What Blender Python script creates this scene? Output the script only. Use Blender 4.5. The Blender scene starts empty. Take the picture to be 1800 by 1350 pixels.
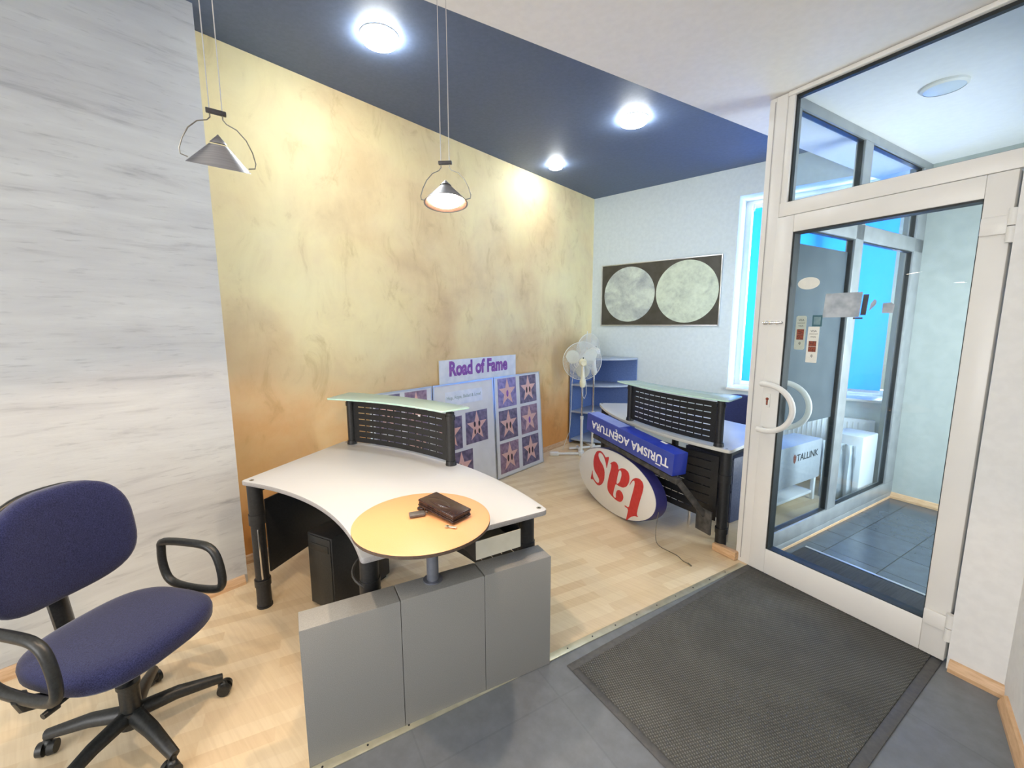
import bpy, bmesh, math, random
from mathutils import Vector, Matrix, Quaternion
random.seed(7)
S = bpy.context.scene
COL = S.collection
PI = math.pi
R = math.radians

# ------------------------------------------------------------------ camera, world, exposure, large lights
EYE = Vector((0, 0, 1.6)); FPX = 745.0
PITCH, YAW, ROLL = .1407, R(41.28), -.0022
def camera_axes():
    f = Vector((0, math.cos(PITCH), -math.sin(PITCH))); r = Vector((1, 0, 0)); u = Vector((0, math.sin(PITCH), math.cos(PITCH)))
    r, u = math.cos(ROLL)*r + math.sin(ROLL)*u, -math.sin(ROLL)*r + math.cos(ROLL)*u
    m = Matrix.Rotation(YAW, 3, 'Z')
    return m @ f, m @ r, m @ u
CF, CR, CU = camera_axes()
cd = bpy.data.cameras.new('camera'); cam = bpy.data.objects.new('camera', cd); COL.objects.link(cam)
cd.sensor_width = 36; cd.lens = 36*FPX/1800; cd.clip_start = .02; cd.clip_end = 200
mw = Matrix((CR, CU, -CF)).transposed().to_4x4(); mw.translation = EYE
cam.matrix_world = mw
S.camera = cam
S.view_settings.view_transform = 'Standard'; S.view_settings.look = 'None'
S.view_settings.gamma = 1.0; S.view_settings.use_curve_mapping = False
S.view_settings.exposure = 1.5
S.cycles.use_denoising = True
S.cycles.max_bounces = 10; S.cycles.diffuse_bounces = 5; S.cycles.transparent_max_bounces = 16
S.cycles.sample_clamp_indirect = 8

W = bpy.data.worlds.new('World'); S.world = W; W.use_nodes = True
bg = W.node_tree.nodes['Background']
sky = W.node_tree.nodes.new('ShaderNodeTexSky'); sky.sky_type = 'HOSEK_WILKIE'; sky.turbidity = 4; sky.sun_direction = (.4, .5, .6)
W.node_tree.links.new(sky.outputs[0], bg.inputs[0]); bg.inputs[1].default_value = 1.2

def area(name, loc, direction, sx, sy, power, color):
    l = bpy.data.lights.new(name, 'AREA'); l.shape = 'RECTANGLE'; l.size = sx; l.size_y = sy; l.energy = power; l.color = color
    o = bpy.data.objects.new(name, l); COL.objects.link(o); o.location = loc
    o.rotation_euler = Vector(direction).to_track_quat('-Z', 'Y').to_euler()
    return o
ORG = Vector((-.551, 3.054, 0)); VT = Vector((.949, -.314, 0)).normalized(); VS = Vector((.314, .949, 0)).normalized()
def ts(t, s, z=0): return ORG + VT*t + VS*s + Vector((0, 0, z))
# daylight outside back window and porch; front lamp is an added fill
area('daylight_back_window', (-.6, 6.3, 2.0), (0, -1, 0), 1.9, 2.3, 88, (.88, .93, 1.0))
area('front_fill_light', (-.9, -3.35, 1.7), (0, 1, 0), 2.8, 2.3, 46, (1.0, .97, .93))
area('daylight_porch', ts(1.75, 1.25, 1.5), -VT, 1.5, 2.0, 52, (.90, .95, 1.0))

# ------------------------------------------------------------------ helpers
def link(name, me, mats, parent=None):
    o = bpy.data.objects.new(name, me); COL.objects.link(o)
    for m in (mats if isinstance(mats, (list, tuple)) else [mats]):
        if m: me.materials.append(m)
    if parent: o.parent = parent
    return o
def smooth_by_angle(me, ang=40):
    bm = bmesh.new(); bm.from_mesh(me)
    for f in bm.faces: f.smooth = True
    for e in bm.edges:
        if len(e.link_faces) == 2:
            try: e.smooth = e.calc_face_angle() < R(ang)
            except ValueError: e.smooth = False
    bm.to_mesh(me); bm.free()
class MB:
    def __init__(s): s.bm = bmesh.new(); s.mi = 0
    def _tag(s, faces):
        for f in faces: f.material_index = s.mi
    def poly(s, pts):
        vs = [s.bm.verts.new(p) for p in pts]; f = s.bm.faces.new(vs); f.material_index = s.mi; return f
    def box(s, c, size, rot=None, bev=0.0, seg=2):
        b = bmesh.new(); bmesh.ops.create_cube(b, size=1)
        for v in b.verts: v.co = Vector((v.co.x*size[0], v.co.y*size[1], v.co.z*size[2]))
        if bev: bmesh.ops.bevel(b, geom=list(b.edges), offset=min(bev, .49*min(size)), segments=seg, profile=.5, affect='EDGES')
        m = Matrix.Translation(Vector(c)) @ ((rot.to_4x4()) if rot is not None else Matrix())
        return s.merge(b, m)
    def merge(s, b, m=Matrix()):
        mp = {}
        for v in b.verts: mp[v] = s.bm.verts.new(m @ v.co)
        for f in b.faces:
            try: nf = s.bm.faces.new([mp[v] for v in f.verts]); nf.material_index = s.mi
            except ValueError: pass
        b.free(); return s
    def prism(s, pts, z0, z1, bev=0.0, m=Matrix(), seg=2):
        b = bmesh.new()
        lo = [b.verts.new((p[0], p[1], z0)) for p in pts]; hi = [b.verts.new((p[0], p[1], z1)) for p in pts]
        n = len(pts)
        b.faces.new(list(reversed(lo))); b.faces.new(hi)
        for i in range(n): b.faces.new((lo[i], lo[(i+1) % n], hi[(i+1) % n], hi[i]))
        bmesh.ops.recalc_face_normals(b, faces=b.faces)
        if bev:
            es = [e for e in b.edges if abs(e.verts[0].co.z-e.verts[1].co.z) < 1e-6]
            bmesh.ops.bevel(b, geom=es, offset=bev, segments=seg, profile=.5, affect='EDGES')
        return s.merge(b, m)
    def cyl(s, p0, p1, r0, r1=None, seg=20, caps=True):
        r1 = r0 if r1 is None else r1
        p0 = Vector(p0); p1 = Vector(p1); d = (p1-p0).normalized()
        a = d.orthogonal().normalized(); c = d.cross(a)
        A = [s.bm.verts.new(p0+(a*math.cos(2*PI*i/seg)+c*math.sin(2*PI*i/seg))*r0) for i in range(seg)]
        B = [s.bm.verts.new(p1+(a*math.cos(2*PI*i/seg)+c*math.sin(2*PI*i/seg))*r1) for i in range(seg)]
        for i in range(seg):
            f = s.bm.faces.new((A[i], A[(i+1) % seg], B[(i+1) % seg], B[i])); f.material_index = s.mi
        if caps:
            s.bm.faces.new(list(reversed(A))).material_index = s.mi; s.bm.faces.new(B).material_index = s.mi
        return s
    def tube(s, pts, r, seg=10, closed=False, sx=1.0):
        pts = [Vector(p) for p in pts]; n = len(pts); rings = []; up = None
        for i in range(n):
            if closed: t = pts[(i+1) % n]-pts[i-1]
            else: t = pts[min(i+1, n-1)]-pts[max(i-1, 0)]
            t.normalize()
            if up is None: up = t.orthogonal().normalized()
            up = (up-t*up.dot(t)).normalized(); c = t.cross(up)
            rr = r[i] if isinstance(r, (list, tuple)) else r
            rings.append([s.bm.verts.new(pts[i]+(up*math.cos(2*PI*k/seg)*sx+c*math.sin(2*PI*k/seg))*rr) for k in range(seg)])
        m = n if closed else n-1
        for i in range(m):
            a, b = rings[i], rings[(i+1) % n]
            if closed and i == n-1:   # match the twist where the loop closes
                k0 = min(range(seg), key=lambda k: (a[0].co-b[k].co).length); b = b[k0:]+b[:k0]
            for k in range(seg):
                f = s.bm.faces.new((a[k], a[(k+1) % seg], b[(k+1) % seg], b[k])); f.material_index = s.mi
        if not closed:
            s.bm.faces.new(list(reversed(rings[0]))).material_index = s.mi; s.bm.faces.new(rings[-1]).material_index = s.mi
        return s
    def lathe(s, prof, seg=32, m=Matrix()):
        rings = []
        for r, z in prof:
            if r < 1e-6: rings.append([s.bm.verts.new(m @ Vector((0, 0, z)))])
            else: rings.append([s.bm.verts.new(m @ Vector((r*math.cos(2*PI*i/seg), r*math.sin(2*PI*i/seg), z))) for i in range(seg)])
        for a, b in zip(rings, rings[1:]):
            for i in range(seg):
                j = (i+1) % seg
                vs = [a[0], b[j], b[i]] if len(a) == 1 else ([a[i], a[j], b[0]] if len(b) == 1 else [a[i], a[j], b[j], b[i]])
                if len(a) == 1 and len(b) == 1: continue
                s.bm.faces.new(vs).material_index = s.mi
        return s
    def ball(s, c, rx, ry=None, rz=None, rot=None, seg=20):
        ry = rx if ry is None else ry; rz = rx if rz is None else rz
        prof = [(math.sin(PI*k/12), -math.cos(PI*k/12)) for k in range(13)]; prof[0] = (0, -1); prof[-1] = (0, 1)
        m = Matrix.Translation(Vector(c)) @ (rot.to_4x4() if rot is not None else Matrix()) @ Matrix.Diagonal((rx, ry, rz, 1))
        return s.lathe(prof, seg, m)
    def build(s, name, mats, parent=None, smooth=40, recalc=True):
        if recalc: bmesh.ops.recalc_face_normals(s.bm, faces=s.bm.faces)
        me = bpy.data.meshes.new(name); s.bm.to_mesh(me); s.bm.free()
        if smooth: smooth_by_angle(me, smooth)
        return link(name, me, mats, parent)
def tag(o, label=None, cat=None, group=None, kind=None):
    if label: o['label'] = label
    if cat: o['category'] = cat
    if group: o['group'] = group
    if kind: o['kind'] = kind
    return o
def empty(name, loc=(0, 0, 0), rz=0.0, parent=None):
    o = bpy.data.objects.new(name, None); COL.objects.link(o); o.location = loc; o.rotation_euler = (0, 0, rz); o.empty_display_size = .1
    if parent: o.parent = parent
    return o
def solidify(o, t, off=0):
    m = o.modifiers.new('thickness', 'SOLIDIFY'); m.thickness = t; m.offset = off
def frame_matrix(x, y, z, o):
    m = Matrix((Vector(x), Vector(y), Vector(z))).transposed().to_4x4(); m.translation = Vector(o); return m
def arc_pts(a, b, sag, n=24):
    """points on the arc from a to b that bulges by sag to the left of a->b (2D)"""
    a = Vector(a); b = Vector(b); c = (b-a).length; d = (b-a)/c; nrm = Vector((-d.y, d.x))
    if abs(sag) < 1e-6: return [a.lerp(b, i/n) for i in range(n+1)]
    r = (c*c/4+sag*sag)/(2*abs(sag)); sg = 1 if sag > 0 else -1
    ctr = (a+b)/2+nrm*sg*(abs(sag)-r); h = math.asin(c/2/r); out = []
    for i in range(n+1):
        t = -h+2*h*i/n; out.append(ctr+d*math.sin(t)*r+nrm*sg*math.cos(t)*r)
    return out
def round_corners(pts, rad, seg=6, which=None):
    out = []; n = len(pts)
    for i, p in enumerate(pts):
        p = Vector(p)
        if which is not None and i not in which: out.append(p); continue
        a = (Vector(pts[i-1])-p); b = (Vector(pts[(i+1) % n])-p); la, lb = a.length, b.length; a.normalize(); b.normalize()
        rr = min(rad, la*.45, lb*.45); q0 = p+a*rr; q2 = p+b*rr
        for k in range(seg+1):
            t = k/seg; out.append(q0*(1-t)**2+p*2*t*(1-t)+q2*t*t)
    return out
def flat_shape(loops, extrude=.0008):
    """filled 2D outlines (holes inside) as a thin solid mesh"""
    cu = bpy.data.curves.new('outline', 'CURVE'); cu.dimensions = '2D'; cu.fill_mode = 'BOTH'; cu.extrude = extrude
    for L in loops:
        sp = cu.splines.new('POLY'); sp.points.add(len(L)-1)
        for i, p in enumerate(L): sp.points[i].co = (p[0], p[1], 0, 1)
        sp.use_cyclic_u = True
    return curve_mesh(cu)
def curve_mesh(cu):
    t = bpy.data.objects.new('outline', cu); COL.objects.link(t); dg = bpy.context.evaluated_depsgraph_get(); dg.update()
    me = bpy.data.meshes.new_from_object(t.evaluated_get(dg)); bpy.data.objects.remove(t); bpy.data.curves.remove(cu); me.materials.clear(); return me
def text_mesh(body, size, extrude=.0006, bold=0.0, width=None, align='CENTER', space=1.0):
    cu = bpy.data.curves.new('lettering', 'FONT'); cu.body = body; cu.size = size; cu.extrude = extrude; cu.offset = bold
    cu.align_x = align; cu.align_y = 'BOTTOM_BASELINE' if False else 'BOTTOM'; cu.resolution_u = 3; cu.space_character = space
    me = curve_mesh(cu)
    if width and len(me.vertices):
        xs = [v.co.x for v in me.vertices]; w = max(xs)-min(xs); c = (max(xs)+min(xs))/2
        for v in me.vertices: v.co.x = (v.co.x-c)*width/w
    ys = [v.co.y for v in me.vertices]
    if ys:
        y0 = min(ys)
        for v in me.vertices: v.co.y -= y0
    return me

# ------------------------------------------------------------------ materials
def mat(name, base=(.8, .8, .8), rough=.5, metal=0.0, spec=.5, build=None, **kw):
    m = bpy.data.materials.new(name); m.use_nodes = True; nt = m.node_tree; p = nt.nodes['Principled BSDF']
    p.inputs['Base Color'].default_value = (*base, 1); p.inputs['Roughness'].default_value = rough
    p.inputs['Metallic'].default_value = metal; p.inputs['Specular IOR Level'].default_value = spec
    for k, v in kw.items(): p.inputs[k.replace('_', ' ')].default_value = v
    if build: build(nt, p)
    return m
def N(nt, t, **inp):
    n = nt.nodes.new('ShaderNode'+t)
    for k, v in inp.items():
        n.inputs[k.replace('_', ' ')].default_value = v
    return n
def coords(nt, scale=(1, 1, 1), rot=(0, 0, 0), loc=(0, 0, 0), out='Object'):
    tc = nt.nodes.new('ShaderNodeTexCoord'); mp = nt.nodes.new('ShaderNodeMapping')
    mp.inputs['Scale'].default_value = scale; mp.inputs['Rotation'].default_value = rot; mp.inputs['Location'].default_value = loc
    nt.links.new(tc.outputs[out], mp.inputs[0]); return mp.outputs[0]
def ramp(nt, src, stops, interp='LINEAR'):
    r = nt.nodes.new('ShaderNodeValToRGB'); r.color_ramp.interpolation = interp
    e = r.color_ramp.elements
    while len(e) < len(stops): e.new(.5)
    for i, (p, c) in enumerate(stops): e[i].position = p; e[i].color = (*c, 1) if len(c) == 3 else c
    nt.links.new(src, r.inputs[0]); return r.outputs[0]
def mix(nt, fac, a, b, mode='MIX'):
    m = nt.nodes.new('ShaderNodeMix'); m.data_type = 'RGBA'; m.blend_type = mode
    for idx, v in ((0, fac), (6, a), (7, b)):
        if hasattr(v, 'is_linked'): nt.links.new(v, m.inputs[idx])
        elif isinstance(v, (int, float)): m.inputs[idx].default_value = v
        else: m.inputs[idx].default_value = (*v, 1)
    return m.outputs[2]
def bump(nt, p, src, strength=.2, dist=.01):
    b = nt.nodes.new('ShaderNodeBump'); b.inputs['Strength'].default_value = strength; b.inputs['Distance'].default_value = dist
    nt.links.new(src, b.inputs['Height']); nt.links.new(b.outputs[0], p.inputs['Normal'])
def noise(nt, vec, scale, detail=4, rough=.5, dist=0.0):
    n = N(nt, 'TexNoise', Scale=scale, Detail=detail, Roughness=rough, Distortion=dist); nt.links.new(vec, n.inputs['Vector']); return n.outputs['Fac']
def speckle(c1, c2, scale=300, b=.05):
    def f(nt, p):
        v = coords(nt); n = noise(nt, v, scale, 2)
        nt.links.new(ramp(nt, n, [(.35, c1), (.65, c2)]), p.inputs['Base Color'])
        if b: bump(nt, p, n, b, .002)
    return f
def gold_nodes(nt, p):
    big = noise(nt, coords(nt, loc=(3, 1, 2)), .75, 3, .5, .3); med = noise(nt, coords(nt, (1, 1, 1.15), loc=(0, 4, 1)), 1.5, 6, .55, .25)
    wisp = noise(nt, coords(nt, (1, 1.6, .9), (.5, 0, 0)), 3.2, 9, .66, .9)
    c = ramp(nt, med, [(.30, (.60, .44, .25)), (.42, (.78, .62, .36)), (.52, (.86, .74, .42)), (.62, (.90, .80, .44)), (.75, (.88, .78, .47))])
    c2 = ramp(nt, big, [(.35, (.84, .64, .34)), (.5, (.90, .76, .44)), (.65, (.86, .80, .52))])
    col = mix(nt, .5, c, c2)
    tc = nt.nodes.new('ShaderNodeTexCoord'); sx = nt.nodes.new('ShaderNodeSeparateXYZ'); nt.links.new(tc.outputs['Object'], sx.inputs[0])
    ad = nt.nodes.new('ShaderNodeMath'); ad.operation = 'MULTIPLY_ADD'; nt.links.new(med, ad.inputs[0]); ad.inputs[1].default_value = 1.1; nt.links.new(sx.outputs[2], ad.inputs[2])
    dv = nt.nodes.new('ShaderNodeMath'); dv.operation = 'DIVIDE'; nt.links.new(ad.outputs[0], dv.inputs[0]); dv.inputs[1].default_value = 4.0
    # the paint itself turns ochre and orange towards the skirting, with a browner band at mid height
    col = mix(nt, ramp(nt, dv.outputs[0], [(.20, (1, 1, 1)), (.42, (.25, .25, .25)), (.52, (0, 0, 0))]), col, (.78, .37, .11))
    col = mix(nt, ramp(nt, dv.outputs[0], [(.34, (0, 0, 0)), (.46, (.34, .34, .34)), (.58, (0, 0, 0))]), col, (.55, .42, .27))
    w = ramp(nt, wisp, [(.28, (.72, .66, .56)), (.44, (.95, .94, .92)), (.6, (1, 1, 1))])
    col = mix(nt, .75, col, mix(nt, 1.0, col, w, 'MULTIPLY'))
    nt.links.new(col, p.inputs['Base Color'])
    bump(nt, p, wisp, .08, .01)
def grey_nodes(nt, p):
    a = noise(nt, coords(nt, (1, 1.2, 9)), 1.5, 6, .6, .5); b = noise(nt, coords(nt, (1, 1.0, 2.2)), 1.3, 4, .5)
    f = noise(nt, coords(nt, (1, 4, 34)), 2.0, 6, .6)
    c = ramp(nt, a, [(.30, (.42, .425, .43)), (.42, (.55, .56, .555)), (.7, (.62, .635, .625))])
    c2 = ramp(nt, b, [(.35, (.88, .88, .90)), (.6, (1, 1, 1))]); c3 = ramp(nt, f, [(.28, (.80, .80, .81)), (.42, (1, 1, 1))])
    col = mix(nt, 1.0, mix(nt, 1.0, c, c2, 'MULTIPLY'), c3, 'MULTIPLY')
    nt.links.new(col, p.inputs['Base Color']); bump(nt, p, f, .12, .01)
def wood_floor(nt, p):
    v = coords(nt, rot=(0, 0, -R(90-63.5+41.28-0)), loc=(.03, .02, 0))
    def bricks(bw, rh, off):
        b = nt.nodes.new('ShaderNodeTexBrick'); nt.links.new(v, b.inputs['Vector'])
        b.offset = off; b.inputs['Scale'].default_value = 1; b.inputs['Brick Width'].default_value = bw; b.inputs['Row Height'].default_value = rh
        b.inputs['Mortar Size'].default_value = .0006; b.inputs['Color1'].default_value = (0, 0, 0, 1); b.inputs['Color2'].default_value = (1, 1, 1, 1)
        b.inputs['Mortar'].default_value = (.35, .35, .35, 1); b.inputs['Bias'].default_value = 0; return b
    b = bricks(.42, .066, .37)
    g = noise(nt, coords(nt, (3, 70, 1), (0, 0, -R(90-63.5+41.28))), 1.0, 5, .55, .4)
    base = ramp(nt, b.outputs['Color'], [(0, (.70, .55, .35)), (.45, (.76, .62, .42)), (.8, (.80, .67, .47)), (1, (.68, .52, .33))])
    gr = ramp(nt, g, [(.3, (.92, .90, .87)), (.6, (1, 1, 1))])
    nt.links.new(mix(nt, 1.0, base, gr, 'MULTIPLY'), p.inputs['Base Color'])
def grid_tiles(w, h, rot, loc, mortar, c1, c2, cm, ms=.004):
    def f(nt, p):
        v = coords(nt, rot=(0, 0, rot), loc=loc)
        b = nt.nodes.new('ShaderNodeTexBrick'); nt.links.new(v, b.inputs['Vector']); b.offset = 0
        b.inputs['Scale'].default_value = 1; b.inputs['Brick Width'].default_value = w; b.inputs['Row Height'].default_value = h
        b.inputs['Mortar Size'].default_value = ms; b.inputs['Color1'].default_value = (*c1, 1); b.inputs['Color2'].default_value = (*c2, 1); b.inputs['Mortar'].default_value = (*cm, 1)
        n = noise(nt, coords(nt), 14, 5, .6)
        nt.links.new(mix(nt, 1.0, b.outputs['Color'], ramp(nt, n, [(.3, (.85, .85, .85)), (.7, (1.1, 1.1, 1.1))]), 'MULTIPLY'), p.inputs['Base Color'])
        bump(nt, p, b.outputs['Fac'], -.3, .003)
    return f
def mat_nodes(nt, p):
    v = coords(nt, rot=(0, 0, R(18.3)))
    w = N(nt, 'TexWave', Scale=26, Distortion=.0); w.bands_direction = 'X'; nt.links.new(v, w.inputs['Vector'])
    w2 = N(nt, 'TexWave', Scale=30, Distortion=.0); w2.bands_direction = 'Y'; nt.links.new(v, w2.inputs['Vector'])
    mu = nt.nodes.new('ShaderNodeMath'); mu.operation = 'MULTIPLY'; nt.links.new(w.outputs['Fac'], mu.inputs[0]); nt.links.new(w2.outputs['Fac'], mu.inputs[1])
    n = noise(nt, v, 3, 5, .6)
    c = ramp(nt, mu.outputs[0], [(0, (.085, .087, .085)), (.8, (.20, .20, .195))])
    nt.links.new(mix(nt, 1.0, c, ramp(nt, n, [(.3, (.8, .8, .8)), (.7, (1.15, 1.15, 1.12))]), 'MULTIPLY'), p.inputs['Base Color'])
    bump(nt, p, mu.outputs[0], .8, .006)
def streak_nodes(c1, c2, sc=(1, 30, 1)):
    def f(nt, p):
        n = noise(nt, coords(nt, sc), 4, 4); nt.links.new(ramp(nt, n, [(.3, c1), (.7, c2)]), p.inputs['Base Color'])
    return f
def moon_nodes(seed):
    def f(nt, p):
        v = coords(nt, loc=(seed, seed, 0)); a = noise(nt, v, 4.2 if seed > 5 else 6.5, 8, .62, .4); b = noise(nt, v, 22, 6, .7)
        vo = N(nt, 'TexVoronoi', Scale=16.0); nt.links.new(v, vo.inputs['Vector'])
        if seed > 5: c = ramp(nt, a, [(.32, (.30, .33, .36)), (.46, (.46, .52, .50)), (.6, (.62, .70, .62)), (.8, (.75, .82, .74))])
        else: c = ramp(nt, a, [(.25, (.40, .46, .40)), (.5, (.58, .66, .54)), (.8, (.68, .76, .62))])
        c = mix(nt, .5, c, mix(nt, 1.0, c, ramp(nt, b, [(.3, (.7, .7, .7)), (.6, (1, 1, 1))]), 'MULTIPLY'))
        c = mix(nt, .35, c, mix(nt, 1.0, c, ramp(nt, vo.outputs['Distance'], [(.05, (.65, .65, .65)), (.25, (1, 1, 1))]), 'MULTIPLY'))
        nt.links.new(c, p.inputs['Base Color'])
    return f
def glass_mat(name, tint=(.93, .96, .95), ior=1.5, rough=0.0, gloss=1.0):
    m = bpy.data.materials.new(name); m.use_nodes = True; nt = m.node_tree; nt.nodes.clear()
    o = nt.nodes.new('ShaderNodeOutputMaterial'); t = nt.nodes.new('ShaderNodeBsdfTransparent'); t.inputs[0].default_value = (*tint, 1)
    g = nt.nodes.new('ShaderNodeBsdfGlossy'); g.inputs['Roughness'].default_value = rough; g.inputs[0].default_value = (gloss, gloss, gloss, 1)
    f = nt.nodes.new('ShaderNodeFresnel'); f.inputs[0].default_value = ior
    ge = nt.nodes.new('ShaderNodeNewGeometry'); sb = nt.nodes.new('ShaderNodeMath'); sb.operation = 'SUBTRACT'; sb.use_clamp = True
    nt.links.new(f.outputs[0], sb.inputs[0]); nt.links.new(ge.outputs['Backfacing'], sb.inputs[1])
    mx = nt.nodes.new('ShaderNodeMixShader'); nt.links.new(sb.outputs[0], mx.inputs[0]); nt.links.new(t.outputs[0], mx.inputs[1]); nt.links.new(g.outputs[0], mx.inputs[2]); nt.links.new(mx.outputs[0], o.inputs[0])
    return m
def emit_mat(name, c, s):
    m = bpy.data.materials.new(name); m.use_nodes = True; nt = m.node_tree; nt.nodes.clear()
    o = nt.nodes.new('ShaderNodeOutputMaterial'); e = nt.nodes.new('ShaderNodeEmission'); e.inputs[0].default_value = (*c, 1); e.inputs[1].default_value = s
    nt.links.new(e.outputs[0], o.inputs[0]); return m
def blind_mat():
    m = bpy.data.materials.new('blue_blind_cloth'); m.use_nodes = True; nt = m.node_tree; nt.nodes.clear()
    o = nt.nodes.new('ShaderNodeOutputMaterial'); d = nt.nodes.new('ShaderNodeBsdfDiffuse'); d.inputs[0].default_value = (.10, .42, .70, 1)
    t = nt.nodes.new('ShaderNodeBsdfTranslucent'); a = nt.nodes.new('ShaderNodeMixShader'); a.inputs[0].default_value = .6
    n = noise(nt, coords(nt, (1, 1, .25)), 2, 3)
    nt.links.new(ramp(nt, n, [(.3, (.08, .41, .90)), (.7, (.11, .48, .96))]), t.inputs[0])
    nt.links.new(d.outputs[0], a.inputs[1]); nt.links.new(t.outputs[0], a.inputs[2]); nt.links.new(a.outputs[0], o.inputs[0]); return m
def frost_mat():
    m = bpy.data.materials.new('frosted_green_glass'); m.use_nodes = True; nt = m.node_tree; nt.nodes.clear()
    o = nt.nodes.new('ShaderNodeOutputMaterial'); p = N(nt, 'BsdfPrincipled'); p.inputs['Base Color'].default_value = (.52, .66, .60, 1); p.inputs['Roughness'].default_value = .22
    t = nt.nodes.new('ShaderNodeBsdfTransparent'); t.inputs[0].default_value = (.75, .92, .85, 1)
    mx = nt.nodes.new('ShaderNodeMixShader'); mx.inputs[0].default_value = .80
    nt.links.new(t.outputs[0], mx.inputs[1]); nt.links.new(p.outputs[0], mx.inputs[2]); nt.links.new(mx.outputs[0], o.inputs[0]); return m
def fan_guard_mat():
    m = bpy.data.materials.new('fan_guard_wire'); m.use_nodes = True; nt = m.node_tree; nt.nodes['Principled BSDF'].inputs['Base Color'].default_value = (.72, .74, .72, 1)
    nt.nodes['Principled BSDF'].inputs['Roughness'].default_value = .4
    return m

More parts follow.
